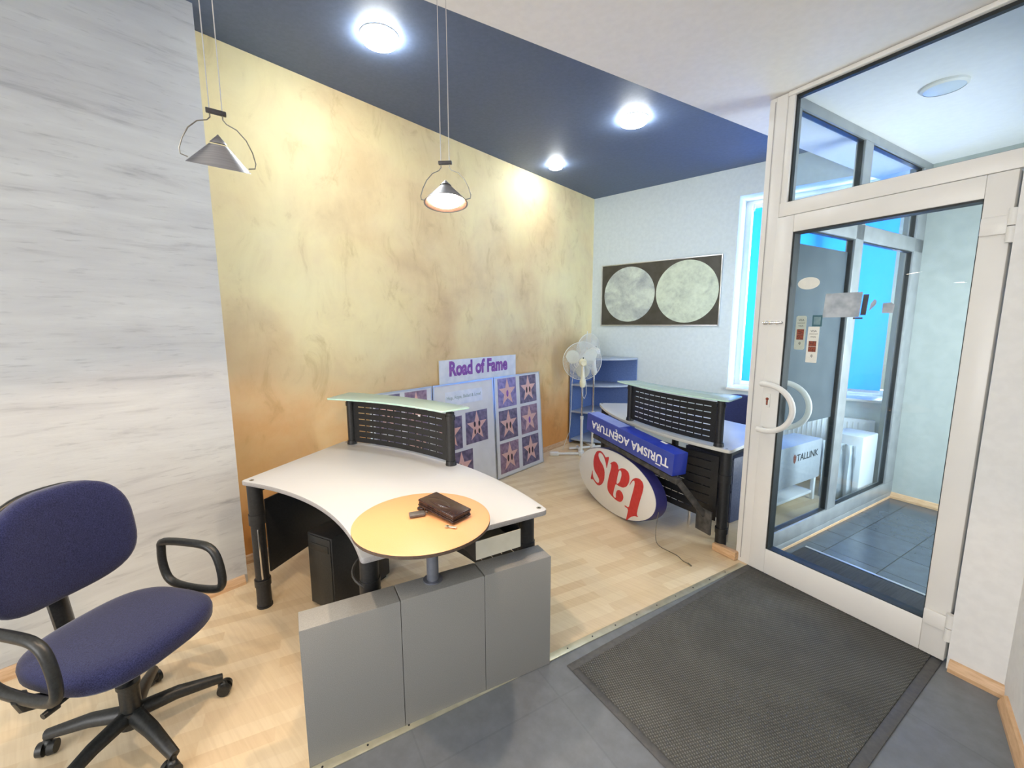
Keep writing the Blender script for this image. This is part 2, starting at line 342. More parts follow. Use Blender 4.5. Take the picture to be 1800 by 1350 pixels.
M = dict(
    gold=mat('gold_plaster', rough=.55, spec=.3, build=gold_nodes), grey=mat('grey_plaster', rough=.6, spec=.3, build=grey_nodes),
    blueceil=mat('navy_ceiling_paint', (.10, .14, .235), .6, build=speckle((.095, .133, .22), (.107, .147, .245), 40, 0)),
    whiteceil=mat('white_ceiling_paint', (.80, .79, .78), .7, build=speckle((.85, .84, .83), (.88, .87, .86), 30, 0)),
    whitewall=mat('white_wall_paint', (.78, .78, .775), .7, build=speckle((.76, .76, .755), (.80, .80, .795), 25, 0)),
    bluewall=mat('pale_blue_wall_paint', (.60, .68, .72), .7, build=speckle((.58, .66, .70), (.62, .70, .74), 25, 0)),
    teal=mat('grey_green_wall_paint', (.38, .42, .40), .6, build=speckle((.40, .44, .42), (.44, .48, .46), 12, 0)),
    wood=mat('birch_laminate', rough=.32, spec=.4, build=wood_floor),
    tile=mat('slate_blue_floor', rough=.45, build=grid_tiles(.6, .6, R(18.3), (.1, .2, 0), 0, (.165, .180, .20), (.170, .185, .205), (.15, .165, .185))),
    porchtile=mat('porch_tiles', rough=.22, spec=.9, build=grid_tiles(.31, .31, R(18.3), (.068, -.29, 0), 0, (.06, .08, .105), (.07, .09, .115), (.012, .015, .018), .003)),
    mat=mat('ribbed_rubber', rough=.85, spec=.2, build=mat_nodes), matedge=mat('rubber_edge', (.085, .087, .09), .6, build=speckle((.075, .077, .08), (.10, .10, .10), 60)),
    grate=mat('coarse_rib_grate', (.03, .03, .035), .7, build=streak_nodes((.008, .008, .009), (.035, .035, .038), (24, 1, 1))),
    skirting=mat('beech_skirting', (.62, .40, .22), .4, build=streak_nodes((.55, .34, .18), (.70, .47, .28), (4, 4, 30))),
    strip=mat('brass_strip', (.62, .60, .45), .35, .6, build=streak_nodes((.55, .53, .40), (.68, .66, .52), (5, 5, 5))),
    pvc=mat('white_pvc', (.80, .79, .765), .32, build=speckle((.79, .78, .755), (.81, .80, .775), 8, 0)),
    gasket=mat('black_gasket', (.012, .016, .018), .5, build=speckle((.01, .013, .015), (.015, .02, .022), 40, 0)),
    greyframe=mat('grey_metal_frame', (.33, .35, .36), .35, .3, build=speckle((.30, .32, .33), (.36, .38, .39), 10, 0)),
    glass=glass_mat('clear_door_glass', (.90, .95, .96), 1.35), glass2=glass_mat('clear_side_glass', (.95, .98, .99), 1.3),
    film=mat('dark_film', (.07, .082, .10), .35, build=speckle((.06, .072, .09), (.085, .098, .115), 6, 0)),
    desk=mat('grey_white_laminate', (.58, .59, .60), .38, build=speckle((.56, .57, .58), (.61, .62, .63), 500, 0)),
    deskedge=mat('grey_edge_band', (.36, .35, .35), .45, build=speckle((.34, .33, .33), (.39, .38, .38), 200, 0)),
    deskedge2=mat('pale_edge_band', (.66, .66, .62), .45, build=speckle((.64, .64, .60), (.69, .69, .65), 200, 0)),
    black=mat('black_powder_coat', (.014, .015, .017), .42, build=speckle((.012, .013, .015), (.02, .021, .023), 90, .03)),
    chrome=mat('chrome', (.75, .75, .76), .15, 1.0, build=streak_nodes((.72, .72, .73), (.8, .8, .81), (20, 1, 1))),
    steel=mat('brushed_steel', (.50, .50, .52), .42, 1.0, build=streak_nodes((.36, .36, .38), (.50, .50, .52), (1, 1, 60))),
    wire=mat('dark_wire', (.30, .28, .24), .35, .9, build=streak_nodes((.26, .24, .20), (.36, .34, .30), (8, 8, 8))),
    clamp=mat('dark_bakelite', (.05, .045, .05), .4, build=speckle((.045, .04, .045), (.06, .055, .06), 50)),
    inner=mat('copper_inner', (.22, .13, .10), .35, .6, build=speckle((.20, .12, .09), (.26, .16, .12), 20, 0)),
    frost=frost_mat(), frostedge=mat('bright_glass_edge', (.55, .80, .70), .1, build=speckle((.5, .76, .66), (.6, .84, .74), 30, 0)),
    orange=mat('orange_laminate', (.80, .40, .16), .42, build=speckle((.77, .375, .175), (.83, .42, .20), 400, 0)),
    darkedge=mat('dark_edge', (.10, .07, .05), .5, build=speckle((.09, .06, .045), (.12, .085, .06), 80)),
    pedestal=mat('grey_melamine', (.27, .27, .26), .55, build=speckle((.24, .24, .232), (.30, .30, .288), 450, .02)),
    post=mat('blue_grey_metal', (.22, .235, .28), .38, .5, build=speckle((.20, .215, .26), (.24, .255, .30), 30, 0)),
    leather=mat('dark_brown_leather', (.03, .014, .011), .25, build=speckle((.022, .011, .009), (.045, .02, .016), 160, .12)),
    keyplastic=mat('grey_black_plastic', (.10, .095, .095), .35, build=speckle((.09, .085, .085), (.12, .115, .115), 100)),
    fabric=mat('navy_fabric', (.024, .028, .095), .95, spec=.15, build=speckle((.010, .012, .050), (.030, .036, .11), 330, .5), Sheen_Weight=.25),
    chairblack=mat('black_chair_plastic', (.014, .016, .016), .38, build=speckle((.012, .013, .013), (.022, .024, .024), 120, .05)),
    creamfan=mat('cream_plastic', (.78, .76, .56), .35, build=speckle((.76, .74, .54), (.80, .78, .60), 20, 0)),
    whitefan=mat('white_plastic', (.78, .79, .76), .35, build=speckle((.76, .77, .74), (.80, .81, .78), 20, 0)),
    guard=fan_guard_mat(), blade=mat('milky_blade', (.74, .78, .70), .25, build=speckle((.72, .76, .68), (.77, .81, .73), 8, 0)),
    shelfblue=mat('blue_shelf_laminate', (.12, .20, .44), .5, build=speckle((.11, .185, .42), (.135, .215, .47), 60, 0)),
    shelftop=mat('grey_blue_shelf', (.36, .43, .55), .45, build=speckle((.34, .41, .53), (.38, .45, .57), 60, 0)),
    boxblue=mat('blue_sign_face', (.045, .07, .36), .3, build=speckle((.04, .063, .34), (.05, .078, .38), 8, 0)),
    boxtop=mat('royal_blue_sheet', (.02, .045, .42), .25, build=speckle((.015, .035, .38), (.03, .06, .50), 5, 0)),
    tint=mat('pale_blue_film', (.20, .27, .72), .25, build=speckle((.19, .26, .70), (.22, .29, .75), 10, 0)),
    ovalside=mat('navy_sign_side', (.035, .035, .19), .4, build=speckle((.03, .03, .17), (.04, .04, .21), 10, 0)),
    signwhite=mat('white_sign_face', (.80, .79, .76), .3, build=speckle((.79, .78, .75), (.81, .80, .77), 10, 0)),
    signred=mat('red_vinyl', (.60, .035, .035), .4, build=speckle((.57, .03, .03), (.63, .04, .04), 30, 0)),
    vinylwhite=mat('white_vinyl', (.88, .88, .90), .4, build=speckle((.86, .86, .88), (.9, .9, .92), 30, 0)),
    bracket=mat('dusty_black_metal', (.05, .048, .045), .6, build=speckle((.03, .03, .03), (.08, .075, .07), 25)),
    board=mat('pale_board_paper', (.70, .72, .73), .5, build=speckle((.69, .71, .72), (.73, .75, .76), 10, 0)),
    alu=mat('aluminium_edge', (.60, .62, .63), .3, .8, build=streak_nodes((.55, .57, .58), (.66, .68, .69), (3, 3, 3))),
    paper=mat('glossy_white_paper', (.72, .78, .86), .25, build=speckle((.68, .745, .83), (.78, .83, .90), 12, .1)),
    violet=mat('violet_ink', (.25, .10, .42), .5, build=speckle((.20, .08, .38), (.33, .13, .48), 22, 0)),
    green=mat('green_grey_ink', (.26, .36, .34), .5, build=speckle((.22, .32, .30), (.32, .42, .42), 40, 0)),
    terrazzo=mat('violet_terrazzo_print', (.13, .11, .17), .35, build=speckle((.10, .085, .15), (.22, .18, .27), 22, 0)),
    terrazzo2=mat('mauve_terrazzo_print', (.26, .17, .24), .35, build=speckle((.20, .13, .20), (.36, .25, .33), 22, 0)),
    terrazzo3=mat('lilac_terrazzo_print', (.24, .20, .42), .35, build=speckle((.19, .16, .35), (.34, .28, .52), 22, 0)),
    starpink=mat('salmon_star_print', (.74, .46, .40), .35, build=speckle((.72, .44, .38), (.76, .49, .43), 60, 0)),
    ink=mat('black_ink', (.03, .015, .02), .4, build=speckle((.025, .012, .016), (.04, .02, .025), 60, 0)),
    postblack=mat('poster_black', (.055, .052, .042), .3, build=speckle((.045, .042, .032), (.065, .062, .052), 8, 0)),
    moonnear=mat('moon_print_near', rough=.35, build=moon_nodes(7.3)), moonfar=mat('moon_print_far', rough=.35, build=moon_nodes(2.1)),
    cream=mat('cream_metal', (.62, .60, .50), .4, build=speckle((.60, .58, .48), (.64, .62, .52), 20, 0)),
    navy=mat('slate_navy_laminate', (.06, .07, .11), .4, build=speckle((.05, .06, .10), (.075, .085, .13), 60, 0)),
    palegrey=mat('pale_grey_laminate', (.42, .44, .48), .4, build=speckle((.40, .42, .46), (.45, .47, .51), 30, 0)),
    sticker=mat('sticker_white', (.80, .80, .74), .4, build=speckle((.78, .78, .72), (.82, .82, .76), 40, 0)),
    stickerback=mat('sticker_faded', (.50, .56, .50), .4, build=speckle((.48, .54, .48), (.53, .59, .53), 40, 0)),
    maroon=mat('maroon_print', (.20, .035, .02), .4, build=speckle((.10, .02, .02), (.36, .08, .03), 160, 0)),
    bluedark=mat('teal_sticker', (.04, .13, .17), .4, build=speckle((.035, .12, .16), (.05, .15, .19), 40, 0)),
    bluelight=mat('pale_teal_sticker', (.18, .30, .34), .4, build=speckle((.16, .28, .32), (.22, .34, .38), 40, 0)),
    tape=mat('translucent_tape', (.40, .45, .50), .35, build=speckle((.32, .37, .43), (.52, .57, .62), 18, .1)),
    tapedark=mat('dark_tape', (.05, .055, .06), .5, build=speckle((.04, .045, .05), (.07, .075, .08), 30, 0)),
    bin=mat('white_radiator_enamel', (.75, .77, .80), .35, build=speckle((.73, .75, .78), (.77, .79, .82), 10, 0)),
    plastic=mat('milky_plastic_sheet', (.60, .66, .72), .25, build=speckle((.54, .60, .67), (.68, .73, .78), 8, .2)),
    whitebar=mat('white_blind_tube', (.85, .86, .88), .4, build=speckle((.83, .84, .86), (.87, .88, .9), 10, 0)),
    diffuser=emit_mat('ceiling_light_diffuser', (.97, 1.0, .98), 42), diffuser_small=emit_mat('far_light_diffuser', (.97, 1.0, .98), 36), diffuser_fill=emit_mat('fill_light_diffuser', (1.0, .96, .90), 11),
    bulb=emit_mat('halogen_bulb', (1.0, .86, .68), 26), offlamp=mat('unlit_lamp_cover', (.62, .70, .80), .3, build=speckle((.6, .68, .78), (.64, .72, .82), 10, 0)),
    wireblack=mat('black_cable', (.015, .015, .015), .5, build=speckle((.012, .012, .012), (.02, .02, .02), 60)),
    wirewhite=mat('white_cable', (.72, .72, .68), .5, build=speckle((.70, .70, .66), (.75, .75, .71), 60)),
    blind=blind_mat(),
)

# ------------------------------------------------------------------ setting
XG, YB, ZC, ZD = -3.119, 5.245, 3.262, 2.91
def struct(o, label=None): o['kind'] = 'structure'; return tag(o, label)
def slab(name, pts, z0, z1, m): b = MB(); b.prism(pts, z0, z1); return struct(b.build(name, m, smooth=0))
def P2(v): return (v.x, v.y)
# wood laminate to the left of the strip, slate floor to the right of it
split0, split1 = ts(.0, -7.2), ts(.0, -.02)
slab('floor', [(-3.4, -3.2), (split0.x, split0.y), P2(split1), P2(ts(-.02, 2.35)), (-.1, 5.7), (-3.4, 5.7)], -.06, 0, M['wood'])
slab('floor', [P2(split0), (2.2, -3.8), (2.2, 1.9), P2(ts(1.3, 0)), P2(ts(0, 0))], -.06, 0, M['tile'])
slab('floor', [P2(ts(0, 0)), P2(ts(1.25, 0)), P2(ts(1.25, 2.3)), P2(ts(0, 2.3))], -.06, -.001, M['porchtile'])
# ceilings: navy upper ceiling and the lower white ceiling whose edge runs parallel to the porch
E0, E1 = Vector((-1.543-.3309*4.4, 1.217-4.4, 0)), Vector((-1.543+.3309*4.5, 1.217+4.5, 0))
slab('ceiling', [(-3.4, -3.3), (1.2, -3.3), (1.2, 5.7), (-3.4, 5.7)], ZC, ZC+.08, M['blueceil'])
slab('ceiling', [P2(E0), (2.2, -3.3), (2.2, 5.7), P2(E1)], ZD, ZC-.004, M['whiteceil'])
b = MB(); b.box((XG-.1, 3.1, 1.63), (.2, 5.4, 3.262)); struct(b.build('wall_left', M['gold'], smooth=0), 'mottled gold plaster wall')
b = MB(); b.box((-3.0+.0, -1.222, 1.63), (.24, 3.958, 3.262)); struct(b.build('wall_left', M['grey'], smooth=0), 'grey brushed plaster wall')
# back wall with window opening
b = MB(); WX0, WX1, WZ0, WZ1, WD = -1.32, .10, .88, 2.96, .36
for x0, x1, z0, z1 in ((-3.4, WX0, 0, 3.262), (WX1, 1.4, 0, 3.262), (WX0, WX1, 0, WZ0), (WX0, WX1, WZ1, 3.262)):
    b.box(((x0+x1)/2, YB+WD/2, (z0+z1)/2), (x1-x0, WD, z1-z0))
struct(b.build('wall_back', M['bluewall'], smooth=0))
b = MB(); b.prism([(.52, -3.2), (.72, -3.2), (.72, 2.7), (.52, 2.62)], 0, ZD); struct(b.build('wall_right', M['whitewall'], smooth=0))
q = [ts(.975, -.075), ts(1.175, -.075), ts(1.36, -.075), ts(1.36, .06), ts(.975, .06)]
b = MB(); b.prism([P2(p) for p in q], 0, ZD); struct(b.build('wall_right', M['whitewall'], smooth=0))
# front wall behind the camera, its window added to let in fill light
b = MB(); FX0, FX1 = -2.3, .5
for x0, x1, z0, z1 in ((-3.4, FX0, 0, 3.262), (FX1, 2.2, 0, 3.262), (FX0, FX1, 0, .5), (FX0, FX1, 2.7, 3.262)): b.box(((x0+x1)/2, -3.1, (z0+z1)/2), (x1-x0, .2, z1-z0))
struct(b.build('wall_front', M['whitewall'], smooth=0))
# porch walls
b = MB(); b.prism([P2(ts(-.12, 2.2)), P2(ts(.50, 2.2)), P2(ts(.50, 2.36)), P2(ts(-.12, 2.36))], 0, ZD); struct(b.build('wall_porch', M['teal'], smooth=0))
b = MB(); b.prism([P2(ts(1.12, .06)), P2(ts(1.26, .06)), P2(ts(1.26, .5)), P2(ts(1.12, .5))], 0, ZD)
b.prism([P2(ts(1.12, 2.0)), P2(ts(1.26, 2.0)), P2(ts(1.26, 2.36)), P2(ts(1.12, 2.36))], 0, ZD)
b.prism([P2(ts(1.12, .5)), P2(ts(1.26, .5)), P2(ts(1.26, 2.0)), P2(ts(1.12, 2.0))], 2.35, ZD)
b.prism([P2(ts(.50, 2.2)), P2(ts(1.26, 2.2)), P2(ts(1.26, 2.36)), P2(ts(.50, 2.36))], 0, ZD); struct(b.build('wall_porch', M['teal'], smooth=0))
# skirtings
def skirt(name, a, b_, h=.055, t=.016):
    a = Vector(a); b_ = Vector(b_); d = (b_-a).normalized(); n = Vector((-d.y, d.x, 0)); m = MB()
    prof = [(0, 0), (t*1.6, 0), (t*1.6, h*.35), (t*.8, h*.9), (t*.4, h), (0, h)]
    A = [m.bm.verts.new(a+n*x+Vector((0, 0, z))) for x, z in prof]; B = [m.bm.verts.new(b_+n*x+Vector((0, 0, z))) for x, z in prof]
    for i in range(6): m.bm.faces.new((A[i], A[(i+1) % 6], B[(i+1) % 6], B[i]))
    m.bm.faces.new(A); m.bm.faces.new(list(reversed(B)))
    return struct(m.build(name, M['skirting'], smooth=0))
skirt('baseboard_left', (XG, 5.24, 0), (XG, .77, 0)); skirt('baseboard_left', (-2.88, .74, 0), (-2.88, -3.0, 0))
skirt('baseboard_back', (-.0, YB, 0), (XG, YB, 0))
skirt('baseboard_right', ts(1.16, -.075), ts(.985, -.075)); skirt('baseboard_right', (.52, -3.0, 0), (.52, 2.545, 0))
skirt('baseboard_porch', ts(.50, 2.2), ts(0.0, 2.2)); skirt('baseboard_porch', ts(.0, 2.2), ts(.0, .05), .05, .02)
b = MB(); d = frame_matrix(VT, VS, (0, 0, 1), ts(-.135, -.05)); b.prism([(-.10, -.02), (.07, -.02), (.07, .028), (-.10, .028)], 0, .062, .012, d)
struct(b.build('baseboard_end', M['skirting']), 'short cut end of beech skirting')
# strip between the floors
b = MB(); d = frame_matrix(VT, VS, (0, 0, 1), ts(0, 0)); b.prism([(-.036, -3.9), (.004, -3.9), (.004, -.06), (-.036, -.06)], 0, .006, .002, d)
trim = struct(b.build('trim_1', M['strip']), 'pale metal threshold strip')
s_ = MB()
for i in range(22): s_.cyl(ts(-.016, -.25-i*.16, .0055), ts(-.016, -.25-i*.16, .0075), .004, seg=10)
s_.build('screw', M['gasket'], trim)

# ---- far window
wn = struct(empty('window_1', ((WX0+WX1)/2, YB+WD, WZ0)))
def rect_frame(mb, x0, x1, z0, z1, w, y0, y1):
    for a, c, e, f in ((x0, x0+w, z0, z1), (x1-w, x1, z0, z1), (x0+w, x1-w, z0, z0+w), (x0+w, x1-w, z1-w, z1)): mb.box(((a+c)/2, (y0+y1)/2, (e+f)/2), (c-a, y1-y0, f-e), bev=.003)
cx = (WX0+WX1)/2
b = MB(); rect_frame(b, -.71, .71, 0, 2.08, .06, -.07, 0); b.box((0, -.035, 1.04), (.07, .06, 1.96), bev=.003); b.build('window_frame', M['pvc'], wn)
b = MB(); b.box((0, -.03, 1.04), (1.3, .006, 1.96)); b.build('pane', M['glass2'], wn)
b = MB(); b.box((0, -.2, -.012), (1.42, .42, .028), bev=.006); b.build('window_sill', M['pvc'], wn)
bl = tag(empty('roller_blind', (-.60, YB+.22, 2.86)), 'bright blue roller blind lowered over the far window', 'blind')
b = MB(); b.cyl((-.61, 0, .02), (.61, 0, .02), .024, seg=24); b.build('blind_tube', M['whitebar'], bl)
b = MB(); b.box((-.015, .024, -.965), (1.235, .0015, 1.93)); b.build('blind_cloth', M['blind'], bl)
b = MB(); b.box((-.015, .022, -1.935), (1.235, .014, .028), bev=.004); b.build('bottom_rail', M['whitebar'], bl)
for x in (-.625, .625): b = MB(); b.box((x, .0, .01), (.018, .05, .075), bev=.004); b.build('blind_bracket', M['pvc'], bl)
# ---- frame of the window added behind the camera for the fill
wf = struct(empty('added_window', ((FX0+FX1)/2, -3.1, .5))); b = MB(); rect_frame(b, -1.4, 1.4, 0, 2.2, .07, -.04, .04); b.box((0, 0, 1.1), (.07, .07, 2.06), bev=.003); b.build('window_frame', M['pvc'], wf)

# ------------------------------------------------------------------ entrance door (in its own frame: x = along the door, y = into the porch)
DM = frame_matrix(VT, VS, (0, 0, 1), ts(0, 0))
door = struct(empty('door_1')); door.matrix_world = DM
def fbox(mb, x0, x1, y0, y1, z0, z1, bev=.004): mb.box(((x0+x1)/2, (y0+y1)/2, (z0+z1)/2), (x1-x0, y1-y0, z1-z0), bev=bev)
b = MB(); fbox(b, -.085, .016, -.03, .05, 0, 2.905); fbox(b, .016, .975, -.03, .05, 2.222, 2.30); fbox(b, .016, 1.1, -.03, .05, 2.885, 2.908); fbox(b, .965, 1.1, -.02, .05, 0, 2.885)
fbox(b, -.05, -.043, -.033, -.03, .02, 2.9, 0); fbox(b, .016, .052, -.022, .04, 2.30, 2.885)
b.build('door_frame', M['pvc'], door)
b = MB(); fbox(b, -.0515, -.0455, -.0335, -.0325, .03, 2.88, 0); b.build('frame_seam', M['deskedge'], door)
b = MB(); fbox(b, .052, .965, .004, .012, 2.30, 2.885, 0); b.build('transom_pane', M['glass'], door)
b = MB()
for x0, x1, z0, z1 in ((.052, .965, 2.300, 2.306), (.052, .965, 2.868, 2.886), (.052, .060, 2.30, 2.885)): fbox(b, x0, x1, -.006, .022, z0, z1, 0)
b.build('transom_gasket', M['gasket'], door)
leaf = MB(); GX0, GX1, GZ0, GZ1 = .116, .870, .175, 2.120
for x0, x1, z0, z1 in ((.021, GX0, .012, 2.215), (GX1, .960, .012, 2.215), (GX0, GX1, .012, GZ0), (GX0, GX1, GZ1, 2.215)): fbox(leaf, x0, x1, -.052, .02, z0, z1, .004)
leaf = leaf.build('door_leaf', M['pvc'], door)
b = MB(); fbox(b, GX0, GX1, -.012, -.004, GZ0, GZ1, 0); b.build('pane', M['glass'], leaf)
b = MB()
for x0, x1, z0, z1 in ((GX0, GX0+.010, GZ0, GZ1), (GX0, GX1, GZ1-.009, GZ1), (GX1-.003, GX1, GZ0, GZ1), (GX0, GX1, GZ0, GZ0+.004)): fbox(b, x0, x1, -.047, .018, z0, z1, 0)
b.build('gasket', M['gasket'], leaf)
b = MB(); zc = 1.091; rr = .143
pts = [(.028, -.053, zc+rr), (.028, -.085, zc+rr), (.040, -.105, zc+rr)] + [(.075+math.sin(t)*.155, -.110, zc+math.cos(t)*rr) for t in [PI*i/18 for i in range(19)]] + [(.040, -.105, zc-rr), (.028, -.085, zc-rr), (.028, -.053, zc-rr)]
b.tube(pts, .0165, 14); b.build('pull_handle', M['pvc'], leaf)
b = MB(); b.tube([(x, .02+(-.052-y)*-1 if False else -.032-y, z) for x, y, z in pts], .0165, 14); b.build('pull_handle', M['pvc'], leaf)
b = MB(); fbox(b, .040, .070, -.058, -.052, 1.085, 1.170, .003); lk = b.build('lock_plate', M['whitefan'], leaf)
b = MB(); b.cyl((.055, -.0605, 1.138), (.055, -.058, 1.138), .009, seg=16); fbox(b, .050, .060, -.061, -.058, 1.100, 1.135, .001); b.build('keyhole', M['maroon'], lk)
def hinge(z0, z1):
    m = MB(); fbox(m, .872, .952, -.066, -.052, (z0+z1)/2-.030, (z0+z1)/2+.045, .004); m.cyl((.964, -.068, (z0+z1)/2), (.964, -.068, z1), .014, seg=16)
    m.cyl((.964, -.068, z0), (.964, -.068, (z0+z1)/2-.004), .014, seg=16); fbox(m, .952, .985, -.072, -.040, z0+.01, (z0+z1)/2-.006, .003); return m.build('hinge', M['pvc'], door)
hinge(1.925, 2.06); hinge(.13, .262)
b = MB(); b.cyl((-.010, -.060, 1.604), (.095, -.060, 1.604), .0055, seg=12); fbox(b, .028, .048, -.064, -.052, 1.594, 1.614, .001); fbox(b, .070, .084, -.064, -.052, 1.594, 1.614, .001); b.ball((.100, -.061, 1.604), .009); b.build('slide_bolt', M['chrome'], leaf)
b = MB(); fbox(b, -.014, .004, -.046, -.030, 1.592, 1.616, .002); b.build('bolt_keeper', M['chrome'], door)
# stickers on the door glass
YF = -.0125
def stick(name, pts, m, y=YF, parent=leaf, t=.0006):
    me = flat_shape([pts], t/2); me.transform(frame_matrix((1, 0, 0), (0, 0, 1), (0, -1, 0), (0, y, 0))); return link(name, me, m, parent)
def ell(cx_, cz, a, c, n=40): return [(cx_+a*math.cos(2*PI*i/n), cz+c*math.sin(2*PI*i/n)) for i in range(n)]
tag(stick('round_sticker', ell(.206, 1.826, .057, .034), M['sticker']), 'blank white oval sticker')
def rect(x0, x1, z0, z1, sk=0): return [(x0, z0), (x1, z0), (x1+sk, z1), (x0+sk, z1)]
def lettering(body, x, z, h, m, parent, y, w=None, bold=0.0):
    me = text_mesh(body, h, .0003, bold, w); me.transform(frame_matrix((1, 0, 0), (0, 0, 1), (0, -1, 0), (x, y, z))); return link('lettering', me, m, parent)
def pay_sticker(x0, z0, w, h, base, rx=0.0):
    pts = round_corners([Vector(p) for p in rect(x0, x0+w, z0, z0+h)], .012 if rx else .004, 4)
    s = tag(stick('card_sticker', pts, base), 'narrow upright payment sticker'); c = x0+w/2
    for k, (body, zz, hh, ww) in enumerate((('VISA', h-.030, .016, w*.55), ('mastercard', h-.044, .010, w*.7), ('VISA', h-.062, .012, w*.5))): lettering(body, c, z0+zz, hh, M['gasket'], s, YF-.0004, ww)
    for zz in (h*.36, h*.515): q_ = stick('card_print', rect(x0+w*.16, x0+w*.84, z0+zz-.030 if False else z0+zz-.012, z0+zz+.018), M['maroon'], YF-.0005, s)
    for r_ in (.006, .010, .014):
        arc = [(c-.008+r_*math.cos(t), z0+h*.19+r_*math.sin(t)) for t in [-.8+1.6*i/8 for i in range(9)]]+[(c-.008+(r_-.002)*math.cos(t), z0+h*.19+(r_-.002)*math.sin(t)) for t in [.8-1.6*i/8 for i in range(9)]]
        stick('wave_mark', arc, M['gasket'], YF-.0005, s)
    return s
pay_sticker(.158, 1.447, .056, .196, M['stickerback'], 1); pay_sticker(.226, 1.376, .058, .205, M['sticker'])
sq = tag(stick('square_sticker', rect(.243, .293, 1.583, 1.645), M['bluedark']), 'small teal square sticker'); stick('sticker_print', rect(.251, .285, 1.592, 1.636), M['bluelight'], YF-.0005, sq)
tp = tag(stick('tape_patch', rect(.292, .462, 1.632, 1.762, .006), M['tape']), 'translucent patch of old tape')
stick('tape_strip', rect(.466, .490, 1.642, 1.748, .006), M['tapedark']); stick('tape_strip', rect(.436, .478, 1.622, 1.630), M['tapedark'])
stick('torn_tape', [(.502, 1.662), (.528, 1.694), (.530, 1.712), (.520, 1.722), (.506, 1.700)], M['tape']); stick('torn_tape', [(.556, 1.650), (.600, 1.650), (.604, 1.690), (.590, 1.702), (.556, 1.700)], M['tape'])

# ------------------------------------------------------------------ glazed side partition of the porch (x = along depth, y = towards the room)
part = struct(empty('window_2')); part.matrix_world = frame_matrix(VS, -VT, (0, 0, 1), ts(0, 0))
b = MB()
fbox(b, .05, 2.2, -.03, .03, .0, .06); fbox(b, .05, 2.2, -.03, .03, .06, .165); fbox(b, .05, 2.2, -.03, .03, 2.19, 2.30); fbox(b, .05, 2.2, -.03, .03, 2.85, 2.908)
fbox(b, .05, .11, -.03, .03, .165, 2.85); fbox(b, .955, 1.08, -.03, .03, .165, 2.85); fbox(b, 2.02, 2.2, -.03, .03, .165, 2.85)
b.build('window_frame', M['greyframe'], part)
b = MB()
for x0, x1 in ((.11, .955), (1.08, 2.02)):
    for z0, z1 in ((.165, 2.19), (2.30, 2.85)):
        for a, c, e, f in ((x0, x0+.008, z0, z1), (x1-.010, x1, z0, z1), (x0, x1, z0, z0+.006), (x0, x1, z1-.008, z1)): fbox(b, a, c, -.016, .016, e, f, 0)
b.build('window_gasket', M['gasket'], part)
for x0, x1 in ((.11, .955), (1.08, 2.02)):
    for z0, z1 in ((.165, 2.19), (2.30, 2.85)): m = MB(); fbox(m, x0, x1, -.004, .004, z0, z1, 0); m.build('pane', M['glass2'], part)
b = MB(); fbox(b, .12, .94, .006, .010, .90, 2.105, 0); tag(b.build('dark_film', M['film'], part), 'slate grey film on the near pane')
# second porch door to the outside, unglazed light opening
d2 = struct(empty('door_2')); d2.matrix_world = frame_matrix(VS, -VT, (0, 0, 1), ts(1.19, 0)); b = MB()
for x0, x1, z0, z1 in ((.5, .6, 0, 2.35), (1.9, 2.0, 0, 2.35), (.6, 1.9, 2.25, 2.35), (.6, 1.9, 0, .12), (1.2, 1.3, .12, 2.25)): fbox(b, x0, x1, -.03, .03, z0, z1)
b.build('door_frame', M['pvc'], d2)
b = MB(); fbox(b, .08, 1.1, .06, .52, .0, .008, .003); g = tag(b.build('floor_grate', M['grate']), 'dark ribbed scraper mat just inside the glass door', 'mat'); g.matrix_world = DM
b = MB(); fbox(b, .08, 1.1, .545, .565, 0, .006, .002); g = struct(b.build('trim_2', M['alu']), 'metal edge strip of the porch floor'); g.matrix_world = DM
pl = tag(empty('porch_light', ts(.49, .65, 2.91)), 'unlit round lamp on the porch ceiling behind the transom glass', 'ceiling light')
b = MB(); b.lathe([(0, 0), (.10, 0), (.10, -.012), (.088, -.020)], 40); b.build('rim', M['pvc'], pl); b = MB(); b.lathe([(.088, -.018), (.06, -.026), (0, -.029)], 40); b.build('diffuser', M['offlamp'], pl)

# ------------------------------------------------------------------ door mat
b = MB(); fbox(b, .085, .955, -1.565, -.06, .0, .010, .002); mt = tag(empty('door_mat'), 'large dark grey ribbed rubber mat in front of the glass door', 'mat'); mt.matrix_world = DM @ Matrix.Translation((-.04, -.04, 0)) @ Matrix.Rotation(R(2.2), 4, 'Z') @ Matrix.Translation((.0, .04, 0))
b.build('ribbed_field', M['mat'], mt)
b = MB()
for x0, x1, y0, y1 in ((.045, .085, -1.60, -.04), (.955, .995, -1.60, -.08), (.085, .955, -1.60, -1.565), (.085, .955, -.06, -.035)): fbox(b, x0, x1, y0, y1, 0, .006, .002)
b.build('rubber_border', M['matedge'], mt)

